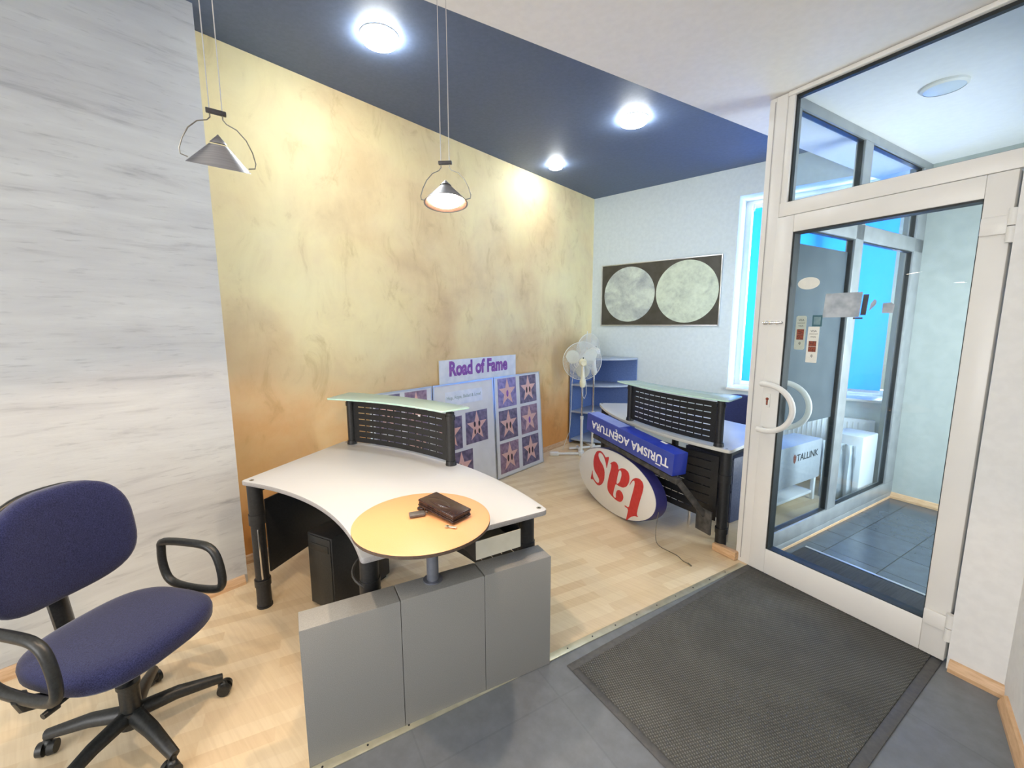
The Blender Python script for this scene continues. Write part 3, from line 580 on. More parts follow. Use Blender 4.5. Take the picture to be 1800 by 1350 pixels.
# ------------------------------------------------------------------ ceiling lights
def ceiling_light(x, y, z, r, label, m):
    o = tag(empty('ceiling_light', (x, y, z)), label, 'ceiling light', 'round ceiling lights in the navy ceiling')
    b = MB(); b.lathe([(r*.80, 0), (r*1.04, 0), (r*1.04, -.006), (r*.97, -.008)], 48); b.build('rim', M['whitefan'], o)
    b = MB(); b.lathe([(r, -.006), (r*.99, -.022), (r*.90, -.036), (r*.65, -.046), (0, -.050)], 48); b.build('diffuser', m, o); return o
ceiling_light(-2.375, 1.543, ZC, .105, 'large glowing round ceiling light nearest the hanging lamps', M['diffuser'])
ceiling_light(-1.716, 3.475, ZC, .112, 'glowing round ceiling light near the white ceiling edge, right of the other two', M['diffuser'])
ceiling_light(-2.778, 3.871, ZC, .075, 'smallest glowing ceiling light, close to the gold wall', M['diffuser_small'])
for x, y in ((-1.0, -1.2), (.0, -2.2), (-2.0, -2.4)):  # unseen ceiling lights added to brighten the room
    o = ceiling_light(x, y, ZD, .095, 'unseen fill light added in the white ceiling behind the viewer', M['diffuser_fill']); o['group'] = 'added fill lights behind the viewer'

# ------------------------------------------------------------------ pendant lamps
def px_ray(x, y): return CF+CR*((x-900)/FPX)-CU*((y-675)/FPX)
def pendant(apex, axis, side, label, power, spot):
    """axis: unit vector from rim to apex; side: unit vector along the wire bracket"""
    o = tag(empty('pendant_lamp', apex), label, 'pendant lamp', 'conical steel pendant lamps')
    axis = axis.normalized(); side = (side-axis*side.dot(axis)).normalized(); fw = axis.cross(side)
    m = frame_matrix(side, -fw if False else axis.cross(side), axis, (0, 0, 0))
    RR, H = .077, .084
    b = MB(); b.lathe([(.0215, -.0265), (RR, -H), (RR-.002, -H), (.0195, -.0265)], 48, m); sh = b.build('lamp_shade', [M['steel']], o)
    b = MB(); b.lathe([(0, 0), (.0205, -.0225), (.018, -.0225), (0, -.004)], 48, m); b.build('shade_cap', M['steel'], o)
    b = MB(); b.lathe([(RR-.005, -H+.001), (.0165, -.030), (0, -.030)], 48, m); b.build('reflector', M['inner'], sh)
    b = MB(); b.lathe([(0, -H+.002), (.050, -H+.003), (.055, -H+.006), (.050, -H+.014), (0, -H+.016)], 32, m); b.build('bulb', M['bulb'], o)
    for sx in (-1, 1):
        b = MB(); hd = [(.0145*sx, .060), (.0145*sx, .040), (.022*sx, .031), (.045*sx, .022), (.066*sx, .0), (.080*sx, -.028), (.088*sx, -.055), (.086*sx, -.068), (.070*sx, -.072)]
        up = Vector((0, 0, 1)); pts = []
        for x, z in hd:
            k = max(0.0, min(1.0, (.03-z)/.1)); ax = up.lerp(axis, k).normalized(); pts.append(side*x+ax*z)
        b.tube(pts, .0016, 8); b.build('wire_bracket', M['wire'], o)
        base = side*.0145*sx+Vector((0, 0, .060)); top = Vector((base.x, base.y, ZD-apex.z))
        b = MB(); b.cyl(base, top, .0014, seg=8); b.build('cable', M['chrome'], o)
    b = MB(); r3 = frame_matrix(side, up.cross(side).normalized(), up, (0, 0, 0)).to_3x3(); b.box((0, 0, .056), (.047, .014, .011), r3, .002); b.build('clamp', M['clamp'], o)
    b = MB(); b.cyl((0, 0, ZD-apex.z-.02), (0, 0, ZD-apex.z), .04, seg=32); b.build('ceiling_rose', M['steel'], o)
    l = bpy.data.lights.new('halogen', 'SPOT'); l.energy = power; l.color = (1.0, .74, .50); l.spot_size = R(spot); l.spot_blend = .18; l.shadow_soft_size = .018
    lo = bpy.data.objects.new('halogen', l); COL.objects.link(lo); lo.parent = o; lo.location = axis*(-H-.004); lo.rotation_euler = (-axis).to_track_quat('-Z', 'Y').to_euler()
    return o
p1 = EYE+px_ray(383, 236)*1.163
d1 = px_ray(383, 297).normalized(); rim = (CR*115-CU*23); rim = (rim-d1*rim.dot(d1)).normalized(); ax1 = rim.cross(d1); ax1 = ax1 if ax1.z > 0 else -ax1
pendant(p1, ax1, rim, 'dark steel cone pendant hanging at left, tipped away so its bulb is hidden', 13, 104)
p2 = EYE+px_ray(783, 316)*1.49
d2_ = px_ray(783, 340).normalized(); side2 = (CR*75-CU*9).normalized(); hz = Vector((-d2_.x, -d2_.y, 0)).normalized()
ax2 = (Vector((0, 0, 1))-hz*.17).normalized()
pendant(p2, ax2, side2, 'lit cone pendant above the orange table, its glowing bulb showing', 14, 130)
# third lamp, added out of view at left for extra light
pendant(Vector((-1.64, -.22, 2.09)), Vector((0, 0, 1)), Vector((.3, .95, 0)), 'cone pendant added out of view to the left for extra light', 5, 130)

# ------------------------------------------------------------------ curved desks
def desk_outline():
    A, B = (0, 0), (1.83, 0); L, Fc = (.323, -.787), (1.545, -.780)
    outer = arc_pts(A, B, .185, 30); inner = arc_pts(Fc, L, -.125, 24)
    pts = [Vector(p) for p in outer]+[Vector(p) for p in inner]
    n = len(pts); ic = {0, len(outer)-1, len(outer), n-1}
    return round_corners(pts, .03, 5, ic)
def outer_point(x, inset=.0):
    """point of the outer arc at local x, and its unit tangent"""
    c = 1.83; sag = .185; r = (c*c/4+sag*sag)/(2*sag); cy = sag-r; th = math.asin((x-c/2)/r)
    return Vector((c/2+(r-inset)*math.sin(th), cy+(r-inset)*math.cos(th), 0)), Vector((math.cos(th), -math.sin(th), 0))
def slotted_panel(x0, x1, z0, z1, inset, rows, slot=.056, gap=.009, solid=None):
    c = 1.83; sag = .185; r = (c*c/4+sag*sag)/(2*sag)-inset; cy = sag-(r+inset)
    t0 = math.asin((x0-c/2)/r); t1 = math.asin((x1-c/2)/r); L = r*(t1-t0); n = int((L-.05)//(slot+gap)); m0 = (L-n*(slot+gap)+gap)/2
    us = [0, m0*.5, m0]; kinds = [0, 0]
    for i in range(n):
        us.append(us[-1]+slot); kinds.append(1)
        if i < n-1: us.append(us[-1]+gap); kinds.append(0)
    us += [L-m0*.5, L]; kinds += [0, 0]
    hz = (z1-z0-.03)/rows; zs = [z0]; zk = []
    for j in range(rows):
        zc = z0+.015+hz*(j+.5); zs += [zc-.0035, zc+.0035]; zk += [0, 1]
    zs.append(z1); zk.append(0)
    mb = MB(); V = [[mb.bm.verts.new((c/2+r*math.sin(t0+u/r), cy+r*math.cos(t0+u/r), z)) for z in zs] for u in us]
    for i in range(len(us)-1):
        for j in range(len(zs)-1):
            if kinds[i] and zk[j]: continue
            mb.bm.faces.new((V[i][j], V[i+1][j], V[i+1][j+1], V[i][j+1]))
    mb.bm.verts.ensure_lookup_table()
    for v in [v for v in mb.bm.verts if not v.link_faces]: mb.bm.verts.remove(v)
    return mb
def make_desk(loc, rz, label, group, edge, side_panel=True):
    o = tag(empty('curved_desk', loc, rz), label, 'desk', group)
    b = MB(); b.prism(desk_outline(), .726, .750, .003); top = b.build('desktop', [M['desk'], M[edge]], o)
    for f in top.data.polygons:
        if abs(f.normal.z) < .7 or f.center.z < .73: f.material_index = 1
    for x, y in ((.045, -.012), (1.785, -.012), (1.500, -.735), (.360, -.742)):
        b = MB(); b.cyl((x, y, .7502), (x, y, .7518), .011, seg=20); sc = b.build('desktop_screw', M['wire'], o)
        b = MB(); b.cyl((x, y, .7517), (x, y, .7523), .005, seg=6); b.build('screw_socket', M['gasket'], sc)
    for x, y in ((.060, -.030), (1.705, -.005), (1.400, -.665), (.370, -.735)):
        b = MB(); b.cyl((x, y, 0), (x, y, .165), .038, .037, 24); b.cyl((x, y, .165), (x, y, .55), .035, seg=24); b.cyl((x, y, .55), (x, y, .726), .038, seg=24)
        b.cyl((x, y, .13), (x, y, .17), .042, seg=24); b.cyl((x, y, .50), (x, y, .56), .042, seg=24); b.cyl((x, y, 0), (x, y, .012), .041, seg=24); lg = b.build('leg', M['black'], o)
        dx = .038 if x < .9 else -.031
        b = MB(); b.box((x+dx*.95, y-.012, .33), (.006, .010, .30), bev=.002); b.build('leg_inlay', M['chrome'], lg)
    # rails under the top
    b = MB(); 
    for (x0, y0), (x1, y1) in (((.060, -.030), (.370, -.735)), ((1.705, -.005), (1.400, -.665)), ((.060, -.030), (1.705, -.005))):
        a = Vector((x0, y0, .700)); c = Vector((x1, y1, .700)); d = c-a; b.box((a+c)/2, (d.length-.05, .028, .045), Matrix.Rotation(math.atan2(d.y, d.x), 3, 'Z'), .004)
    b.build('under_rail', M['black'], o)
    m = slotted_panel(.10, 1.66, .20, .675, .045, 7).build('modesty_panel', M['black'], o, smooth=0); solidify(m, .004)
    a = Vector((.360, -.700, 0)); c = Vector((.075, -.065, 0)); d = c-a; b = MB(); b.box(((a+c)/2)+Vector((0, 0, .40)), (d.length-.03, .012, .44), Matrix.Rotation(math.atan2(d.y, d.x), 3, 'Z'), .003)
    if side_panel: b.build('side_panel', M['black'], o)
    else: b.bm.free()
    # privacy screen with a frosted shelf
    for x in (.095, 1.010):
        p, t = outer_point(x, .045)
        b = MB(); b.cyl((p.x, p.y, .7505), (p.x, p.y, 1.075), .026, seg=24); b.cyl((p.x, p.y, .7505), (p.x, p.y, .776), .034, .031, 24); b.cyl((p.x, p.y, 1.030), (p.x, p.y, 1.055), .031, seg=24)
        b.cyl((p.x, p.y, 1.075), (p.x, p.y, 1.088), .016, seg=20); b.build('screen_post', M['black'], o)
    m = slotted_panel(.125, .985, .768, 1.060, .045, 6).build('screen_panel', M['black'], o, smooth=0); solidify(m, .004)
    b = MB(); a0, t0 = outer_point(.0, -.075); a1, t1 = outer_point(1.07, -.065); c0, _ = outer_point(.02, .19); c1, _ = outer_point(1.04, .13)
    oa = arc_pts(a0.to_2d(), a1.to_2d(), .062, 20); ia = arc_pts(c1.to_2d(), c0.to_2d(), -.058, 20)
    pts = round_corners([Vector(p) for p in oa]+[Vector(p) for p in ia], .02, 4, {0, 20, 21, 41})
    b.prism(pts, 1.090, 1.100, .001); sh = b.build('glass_shelf', [M['frost'], M['frostedge']], o)
    for f in sh.data.polygons:
        if abs(f.normal.z) < .6: f.material_index = 1
    return o
desk1 = make_desk((-2.93, 1.47, 0), R(1.1), 'curved grey desk in front, beside the orange round table', 'curved desks with glass-topped screens', 'deskedge')
desk2 = make_desk((-.72, 3.05, 0), R(148), 'curved pale desk at the back with the blue and white signs leaning on it', 'curved desks with glass-topped screens', 'deskedge2', False)
# little label on the front desk's screen
b = MB(); p_, t_ = outer_point(.72, .047); b.box((p_.x, p_.y-.004, 1.018), (.022, .001, .010)); x_ = b.build('paper_tab', M['vinylwhite'], desk1)
# cable tray under the front desk
tr = tag(empty('cable_tray', (0, 0, 0)), 'cream and black open metal tray under the right end of the front desk', 'tray')
tm = frame_matrix(Vector((.31, .95, 0)).normalized(), Vector((-.95, .31, 0)).normalized(), (0, 0, 1), (-1.33, 1.29, .0))
b = MB(); fbox(b, -.10, .12, -.16, -.157, .62, .70, 0); fbox(b, -.10, .12, .10, .103, .62, .70, 0); fbox(b, -.10, .12, -.16, .10, .617, .62, 0); b.build('tray_shell', M['cream'], tr)
for x in (.121, -.103): b = MB(); fbox(b, x, x+.003, -.16, .103, .617, .70, 0); b.build('tray_end', M['black'], tr)
for c in tr.children: c.matrix_local = tm
# bundle of cables on the near leg of the front desk
b = MB(); pts = []
for i in range(60):
    t = i/59; a = t*22; pts.append((-1.545+.055*math.cos(a), .832+.052*math.sin(a), .70-.62*t))
b.tube(pts, .006, 7); tag(b.build('cable_coil', M['wireblack']), 'black cable winding down the near leg of the front desk', 'cable')
# computer case in the dark under the front desk
pc = tag(empty('computer_case', (-2.30, 1.15, 0), R(14)), 'black computer case standing under the front desk', 'computer')
b = MB(); b.box((0, 0, .235), (.20, .42, .43), bev=.008); b.box((0, 0, .012), (.17, .38, .022)); b.build('case_body', M['black'], pc)
b = MB(); b.box((0, -.212, .235), (.18, .006, .41), bev=.002); b.box((0, -.216, .38), (.15, .004, .04), bev=.001); b.build('front_panel', M['chairblack'], pc)

# ------------------------------------------------------------------ grey counter wall with orange round table
PA, PB = Vector((-1.432, .512, 0)), Vector((-1.060, 1.475, 0)); pd = (PB-PA).normalized(); pn = Vector((-pd.y, pd.x, 0)); PL = (PB-PA).length
ct = tag(empty('counter'), 'low grey counter wall carrying the orange round table', 'counter'); ct.matrix_world = frame_matrix(pd, pn, (0, 0, 1), PA)
def cpanel(x0, x1, round_left=False):
    m = MB(); pts = [Vector((x0, 0)), Vector((x1, 0)), Vector((x1, .115)), Vector((x0, .115))]
    m.prism(pts, 0, .55, .004); return m.build('counter_panel', M['pedestal'], ct)
cpanel(0, .3475); cpanel(.3500, .7000); cpanel(.7025, PL)
PCX, PCY = .50, .075
b = MB(); b.cyl((PCX, PCY, .5505), (PCX, PCY, .825), .024, seg=28); b.cyl((PCX, PCY, .5505), (PCX, PCY, .556), .040, seg=28); b.cyl((PCX, PCY, .81), (PCX, PCY, .8245), .07, seg=28); b.build('table_post', M['post'], ct)
dc = ct.matrix_world @ Vector((PCX, PCY, 0)); inv = ct.matrix_world.inverted(); cen = inv @ Vector((-1.300, .948, 0))
b = MB(); b.lathe([(0, .825), (.258, .825), (.264, .829), (.264, .841), (.258, .845), (0, .845)], 72, Matrix.Translation((cen.x, cen.y, 0))); tp_ = b.build('round_table_top', [M['orange'], M['darkedge']], ct)
for f in tp_.data.polygons:
    if f.normal.z < .5: f.material_index = 1
# wallet, key fob and keys on the orange top
WPOS, WROT = (-1.272, 1.032, .846), R(3)
wl = tag(empty('wallet', WPOS, WROT), 'dark brown leather wallet lying half open on the orange table', 'wallet')
WT = Matrix.Rotation(R(5.5), 4, 'Y')
for nm, zz, tt, w_, h_, rx in (('wallet_cover', .018, .010, .205, .100, 0), ('wallet_leaf', .0275, .007, .200, .096, 0), ('wallet_cover', .0375, .011, .205, .100, 1)):
    m = MB(); m.box((0, 0, 0), (w_, h_, tt), None, .0045, 3)
    if rx: m.ball((-.02, -.008, tt*.36), .060, .026, .006)
    ob = m.build(nm, M['leather'], wl); ob.matrix_local = WT @ Matrix.Translation((0, 0, zz))
kf = tag(empty('key_fob', (-1.335, .948, .846), R(62)), 'grey-black rectangular key fob on the orange table in front of the wallet', 'key fob')
b = MB(); b.box((0, 0, .008), (.062, .036, .012), None, .004, 3); b.build('fob_case', M['keyplastic'], kf); b = MB(); b.tube([(.034+.008*math.cos(t), .008*math.sin(t), .010) for t in [2*PI*i/14 for i in range(14)]], .0012, 6, True); b.build('key_ring', M['chrome'], kf)
kc = tag(empty('key_case', (-1.37, 1.012, .846), R(20)), 'small black key case with metal edge beside the wallet', 'key case')
b = MB(); b.box((0, 0, .010), (.030, .070, .014), None, .004, 3); b.build('case', M['leather'], kc); b = MB(); b.box((.018, 0, .012), (.004, .060, .006), None, .001); b.build('metal_edge', M['chrome'], kc)
b = MB(); b.box((-1.155, .972, .8505), (.040, .010, .003), Matrix.Rotation(R(25), 3, 'Z'), .001); b.cyl((-1.172, .964, .849), (-1.172, .964, .852), .009, seg=14)
tag(b.build('door_key', M['strip']), 'small brass key peeking out under the wallet', 'key')

# ------------------------------------------------------------------ office chairs
def super_pad(w, h, t, e=3.2, dome=.35, rings=7, seg=48, curve=0.0, top_w=1.0):
    """cushion in the XY plane, thickness along Z; curve bends it about Y"""
    mb = MB(); R_ = []
    def outline(a, k):
        c, s = math.cos(a), math.sin(a); x = math.copysign(abs(c)**(2/e), c)*w/2*k; y = math.copysign(abs(s)**(2/e), s)*h/2*k
        return x*(1+(top_w-1)*(y/h+.5)), y
    prof = [(0, 1)]+[(math.sin(PI/2*i/rings), math.cos(PI/2*i/rings)) for i in range(1, rings)]+[(1, 0)]
    top = []; layers = []
    for kk, zz in prof: layers.append((kk if kk else 0, t*.5+dome*t*.0+zz*t*.5))
    layers = [( (1-(1-k)**1.0) , z) for k, z in layers]
    allr = []
    ks = [.25, .5, .7, .85, .94, .985, 1.0]; zs = [t*(.5+.5*dome_) for dome_ in (1.0, .98, .93, .84, .66, .38, .0)]
    seqs = [(k, z) for k, z in zip(ks, zs)]+[(.99, t*.12), (.965, 0.0), (.6, 0.0)]
    for k, z in seqs:
        ring = []
        for i in range(seg):
            x, y = outline(2*PI*i/seg, k); zz = z+curve*((x/(w/2))**2)
            ring.append(mb.bm.verts.new((x, y, zz)))
        allr.append(ring)
    c0 = mb.bm.verts.new((0, 0, t)); c1 = mb.bm.verts.new((0, 0, 0))
    for i in range(seg):
        j = (i+1) % seg; mb.bm.faces.new((c0, allr[0][i], allr[0][j])); mb.bm.faces.new((c1, allr[-1][j], allr[-1][i]))
        for a, c in zip(allr, allr[1:]): mb.bm.faces.new((a[i], c[i], c[j], a[j]))
    return mb
def make_chair(loc, rz, label):
    o = tag(empty('office_chair', loc, rz), label, 'office chair', 'navy office chairs')   # +y is the direction it faces
    st = super_pad(.49, .475, .075, 3.0).build('seat', M['fabric'], o, 60); st.location = (0, .02, .425)
    b = MB(); b.box((0, .02, .413), (.30, .30, .026), bev=.01); b.box((0, 0, .38), (.17, .22, .05), bev=.012); b.build('seat_pan', M['chairblack'], o)
    bk = super_pad(.50, .44, .065, 2.9, curve=.05, top_w=.80).build('backrest', M['fabric'], o, 60)
    bk.matrix_local = Matrix.Translation((0, -.235, .79)) @ Matrix.Rotation(R(-4), 4, 'X') @ frame_matrix((-1, 0, 0), (0, 0, 1), (0, 1, 0), (0, -.03, 0))
    sh = super_pad(.49, .43, .028, 2.9, curve=.05, top_w=.80).build('back_shell', M['chairblack'], o, 60)
    sh.matrix_local = Matrix.Translation((0, -.268, .79)) @ Matrix.Rotation(R(-4), 4, 'X') @ frame_matrix((-1, 0, 0), (0, 0, 1), (0, 1, 0), (0, -.03, 0))
    b = MB(); b.tube([(0, -.06, .375), (0, -.20, .385), (0, -.275, .43), (0, -.300, .55), (0, -.300, .74)], [.022]*5, 10, sx=2.1); b.build('back_bracket', M['chairblack'], o)
    for s in (-1, 1):
        x = s*.285
        loop = [(x, -.125, .655), (x, .02, .665), (x, .115, .655), (x, .155, .60), (x, .165, .50), (x, .12, .462), (x, -.03, .455), (x, -.115, .475), (x, -.145, .54), (x, -.145, .62)]
        pts = [Vector(p) for p in loop]; sm = []
        for i in range(len(pts)):
            a, b1, c1, d = pts[i-1], pts[i], pts[(i+1) % 10], pts[(i+2) % 10]
            for t in (0, .25, .5, .75): sm.append(.5*((2*b1)+(c1-a)*t+(2*a-5*b1+4*c1-d)*t*t+(3*b1-a-3*c1+d)*t**3))
        b = MB(); b.tube(sm, .0165, 12, True); arm = b.build('armrest', M['chairblack'], o)
        b = MB(); b.tube([(x, .0, .456), (x*.98, .0, .425), (x*.80, 0, .395), (x*.4, 0, .392)], [.018, .018, .017, .017], 10, sx=1.5); b.build('arm_support', M['chairblack'], arm)
    b = MB(); b.cyl((0, 0, .10), (0, 0, .24), .032, seg=24); b.cyl((0, 0, .24), (0, 0, .385), .016, seg=20); b.cyl((0, 0, .235), (0, 0, .25), .037, seg=24); b.build('gas_column', M['chairblack'], o)
    b = MB(); b.tube([(.05, .03, .385), (.17, .04, .382), (.235, .045, .378)], .006, 8); b.cyl((.225, .045, .379), (.265, .047, .376), .012, .010, 14); b.build('height_lever', M['chairblack'], o)
    b = MB(); b.cyl((0, 0, .075), (0, 0, .135), .045, .038, 24)
    angs = [R(a) for a in (base_a+72*i for i in range(5))]
    for a in angs:
        d = Vector((math.cos(a), math.sin(a), 0)); b.tube([d*.02+Vector((0, 0, .115)), d*.14+Vector((0, 0, .108)), d*.25+Vector((0, 0, .082)), d*.29+Vector((0, 0, .072))], [.030, .026, .021, .019], 10, sx=.8)
    b.build('star_base', M['chairblack'], o)
    for k, a in enumerate(angs):
        d = Vector((math.cos(a), math.sin(a), 0)); p = d*.285; t = Vector((-d.y, d.x, 0)); q = Matrix.Rotation(.5+k*1.1, 3, 'Z'); t = q @ t; f = Vector((-t.y, t.x, 0)); m = MB()
        for s in (-1, 1): m.cyl(p+t*(.007*s)+f*.012+Vector((0, 0, .0265)), p+t*(.027*s)+f*.012+Vector((0, 0, .0265)), .0265, .024, 20)
        m.cyl(p+Vector((0, 0, .03)), p+Vector((0, 0, .075)), .008, seg=10); m.ball(p+f*.006+Vector((0, 0, .040)), .016, .022, .020); m.build('caster', M['chairblack'], o)
    return o
base_a = 4.0
ch = make_chair((-2.06, .115, 0), R(-61), 'navy fabric swivel office chair in the left foreground')
def copy_tree(o, parent=None):
    c = o.copy(); COL.objects.link(c); c.parent = parent
    for k in list(o.children): copy_tree(k, c)
    return c
ch2 = copy_tree(ch); ch2.location = (-1.06, 4.66, 0); ch2.rotation_euler = (0, 0, R(188)); ch2.scale = (.86, .86, .86); ch2['label'] = 'blue office chair behind the back desk, only its backrest showing beside the door frame'

# ------------------------------------------------------------------ star boards leaning on the gold wall
XB0, XB1 = -2.885, -3.085
def bpt(y0t, y0b, w, u, s, lift=0.0):
    """board coordinates (u 0..1 across, s 0..1 up) to world"""
    up = Vector((XB1-XB0, 0, 1.035)); y = (y0b+(y0t-y0b)*s)+w*u
    n = Vector((1.035, 0, .2)).normalized()
    return Vector((XB0+up.x*s, y, .003+up.z*s))+n*lift
def quad_box(mb, f, u0, u1, s0, s1, l0, l1):
    c = [f(u0, s0), f(u1, s0), f(u1, s1), f(u0, s1)]
    lo = [mb.bm.verts.new(f(u, s, l0)) for u, s in ((u0, s0), (u1, s0), (u1, s1), (u0, s1))]; hi = [mb.bm.verts.new(f(u, s, l1)) for u, s in ((u0, s0), (u1, s0), (u1, s1), (u0, s1))]
    mb.bm.faces.new(lo); mb.bm.faces.new(hi)
    for i in range(4): mb.bm.faces.new((lo[i], lo[(i+1) % 4], hi[(i+1) % 4], hi[i]))
def star_loop(cu, cs, ru, rs):
    return [(cu+math.sin(PI*i/5)*(1 if i % 2 == 0 else .40)*ru, cs+math.cos(PI*i/5)*(1 if i % 2 == 0 else .40)*rs) for i in range(10)]
def board(y0t, y0b, w, label, tiles, header=None):
    o = tag(empty('star_board', ((XB0), (y0b+w/2), 0)), label, 'display board', 'star display boards'); inv = Matrix.Translation(-Vector(o.location))
    f = lambda u, s, l=0.0: inv @ bpt(y0t, y0b, w, u, s, l)
    b = MB(); quad_box(b, f, .008, .992, .006, .994, 0, .010); b.build('board_panel', M['board'], o, 0)
    b = MB()
    for a in ((0, 1, .988, 1), (0, 1, 0, .010), (0, .014, .010, .988), (.986, 1, .010, .988)): quad_box(b, f, a[0], a[1], a[2], a[3], -.002, .014)
    b.build('board_edge', M['alu'], o, 0)
    for (u0, s0, m, marks, tone) in tiles:
        du, ds = .375, .292; b = MB(); quad_box(b, f, u0, u0+du, s0, s0+ds, .011, .0125); t = b.build('star_picture', M[m], o, 0)
        me = flat_shape([star_loop(u0+du/2, s0+ds*.50, du*.47, ds*.50)], .0)
        for v in me.vertices: v.co = f(v.co.x, v.co.y, .0131)
        link('star', me, M['starpink'], t)
        for mu, ms, mw_, mh in marks:
            me = flat_shape([[(u0+du/2+mu+mw_*math.cos(2*PI*k/16), s0+ds*.47+ms+mh*math.sin(2*PI*k/16)*(1.0 if math.sin(2*PI*k/16) > 0 else 1.2)) for k in range(16)]], .0)
            for v in me.vertices: v.co = f(v.co.x, v.co.y, .0136)
            link('footprint', me, M[tone], t)
    if header:
        b = MB(); quad_box(b, f, .18, .79, .80, .925, .011, .012); h = b.build('paper_strip', M['paper'], o, 0)
        me = text_mesh(header, 1.0, 0, .012, .56)
        ys = [v.co.y for v in me.vertices]; k = .040/max(ys)
        for v in me.vertices: v.co = f(.485+v.co.x, .845+v.co.y*k, .0126)
        link('lettering', me, M['green'], h)
    return o
two = [(-.036, 0, .018, .030), (.036, 0, .018, .030)]; one = [(0, 0, .022, .032)]; four = two and [(-.040, .034, .018, .024), (.040, .034, .018, .024), (-.036, -.036, .014, .022), (.036, -.036, .016, .022)]
C1, C2, R1, R2, R3 = .075, .530, .685, .362, .040
board(3.205, 3.045, .785, 'right board of the three, six star pictures in two columns, nearest the fan',
      [(C1, R1, 'terrazzo3', one, 'violet'), (C2, R1, 'terrazzo', two, 'ink'), (C1, R2, 'terrazzo', two, 'ink'), (C2, R2, 'terrazzo2', one, 'violet'), (C1, R3, 'terrazzo2', two, 'ink'), (C2, R3, 'terrazzo', two, 'ink')])
board(2.400, 2.245, .795, 'middle board of the three, with a paper strip above its star pictures',
      [(.055, .405, 'terrazzo', two, 'ink'), (.490, .420, 'terrazzo', four, 'ink'), (.215, .085, 'terrazzo', [(-.02, .02, .02, .03), (.03, -.05, .02, .03)], 'ink')], 'Hop, Rope, Ballad & Love!')
board(1.770, 1.622, .620, 'left board of the three, mostly hidden behind the front desk screen', [(C1, R1, 'terrazzo', two, 'ink'), (C2, R1, 'terrazzo2', two, 'ink'), (C1, R2, 'terrazzo', two, 'ink'), (C2, R2, 'terrazzo', two, 'ink')])
bn = tag(empty('banner_sign', (XG+.012, 3.05, 1.0)), 'white paper sign reading Road of Fame in purple above the star boards', 'sign')
b = MB(); b.prism([(-.545, -.02), (.545, -.02), (.545, .262), (-.545, .262)], 0, .006, 0, frame_matrix((0, 1, 0), (0, 0, 1), (1, 0, 0), (0, 0, 0))); b.build('sign_sheet', M['paper'], bn, 0)
me = text_mesh('Road of Fame', .19, .0004, .0085, .83); me.transform(frame_matrix((0, 1, 0), (0, 0, 1), (1, 0, 0), (.0075, -.01, .100)))
link('lettering', me, M['violet'], bn)

# ------------------------------------------------------------------ moon poster on the back wall
po = tag(empty('moon_poster', (-2.207, YB-.012, 1.572)), 'framed poster of two moon hemispheres on the pale wall', 'poster')
PW, PH = 1.52, .80; b = MB(); b.box((0, 0, PH/2), (PW-.01, .012, PH-.01)); b.build('poster_sheet', M['postblack'], po, 0)
b = MB(); rect_frame(b, -PW/2, PW/2, 0, PH, .014, -.014, .010); b.build('poster_frame', M['alu'], po)
for cx_, rr_, mm in ((-.360, .350, 'moonnear'), (.371, .366, 'moonfar')):
    me = flat_shape([ell(0, 0, rr_, rr_, 64)], .0004); ob = link('moon_print', me, M[mm], po); ob.matrix_local = frame_matrix((1, 0, 0), (0, 0, 1), (0, -1, 0), (cx_, -.0072, .405))

# ------------------------------------------------------------------ blue corner shelf
cs = tag(empty('corner_shelf', (-3.095, 5.225, 0)), 'blue quarter-round corner shelf in the back corner behind the fans', 'shelf')
def quarter(rx, ry, z0, z1):
    m = MB(); m.prism([Vector((0, 0))]+[Vector((rx*math.sin(PI/2*i/20), -ry*math.cos(PI/2*i/20))) for i in range(21)], z0, z1, .002); return m
for z in (.06, .44, .80): quarter(.665, .52, z-.011, z+.011).build('shelf_board', M['shelftop'], cs)
quarter(.69, .54, 1.138, 1.160).build('shelf_top', M['shelftop'], cs)
b = MB(); b.box((.34, .006, .575), (.68, .016, 1.12)); b.build('back_panel', M['shelfblue'], cs, 0); b = MB(); b.box((.006, -.27, .575), (.016, .53, 1.12)); b.build('side_panel', M['shelfblue'], cs, 0)

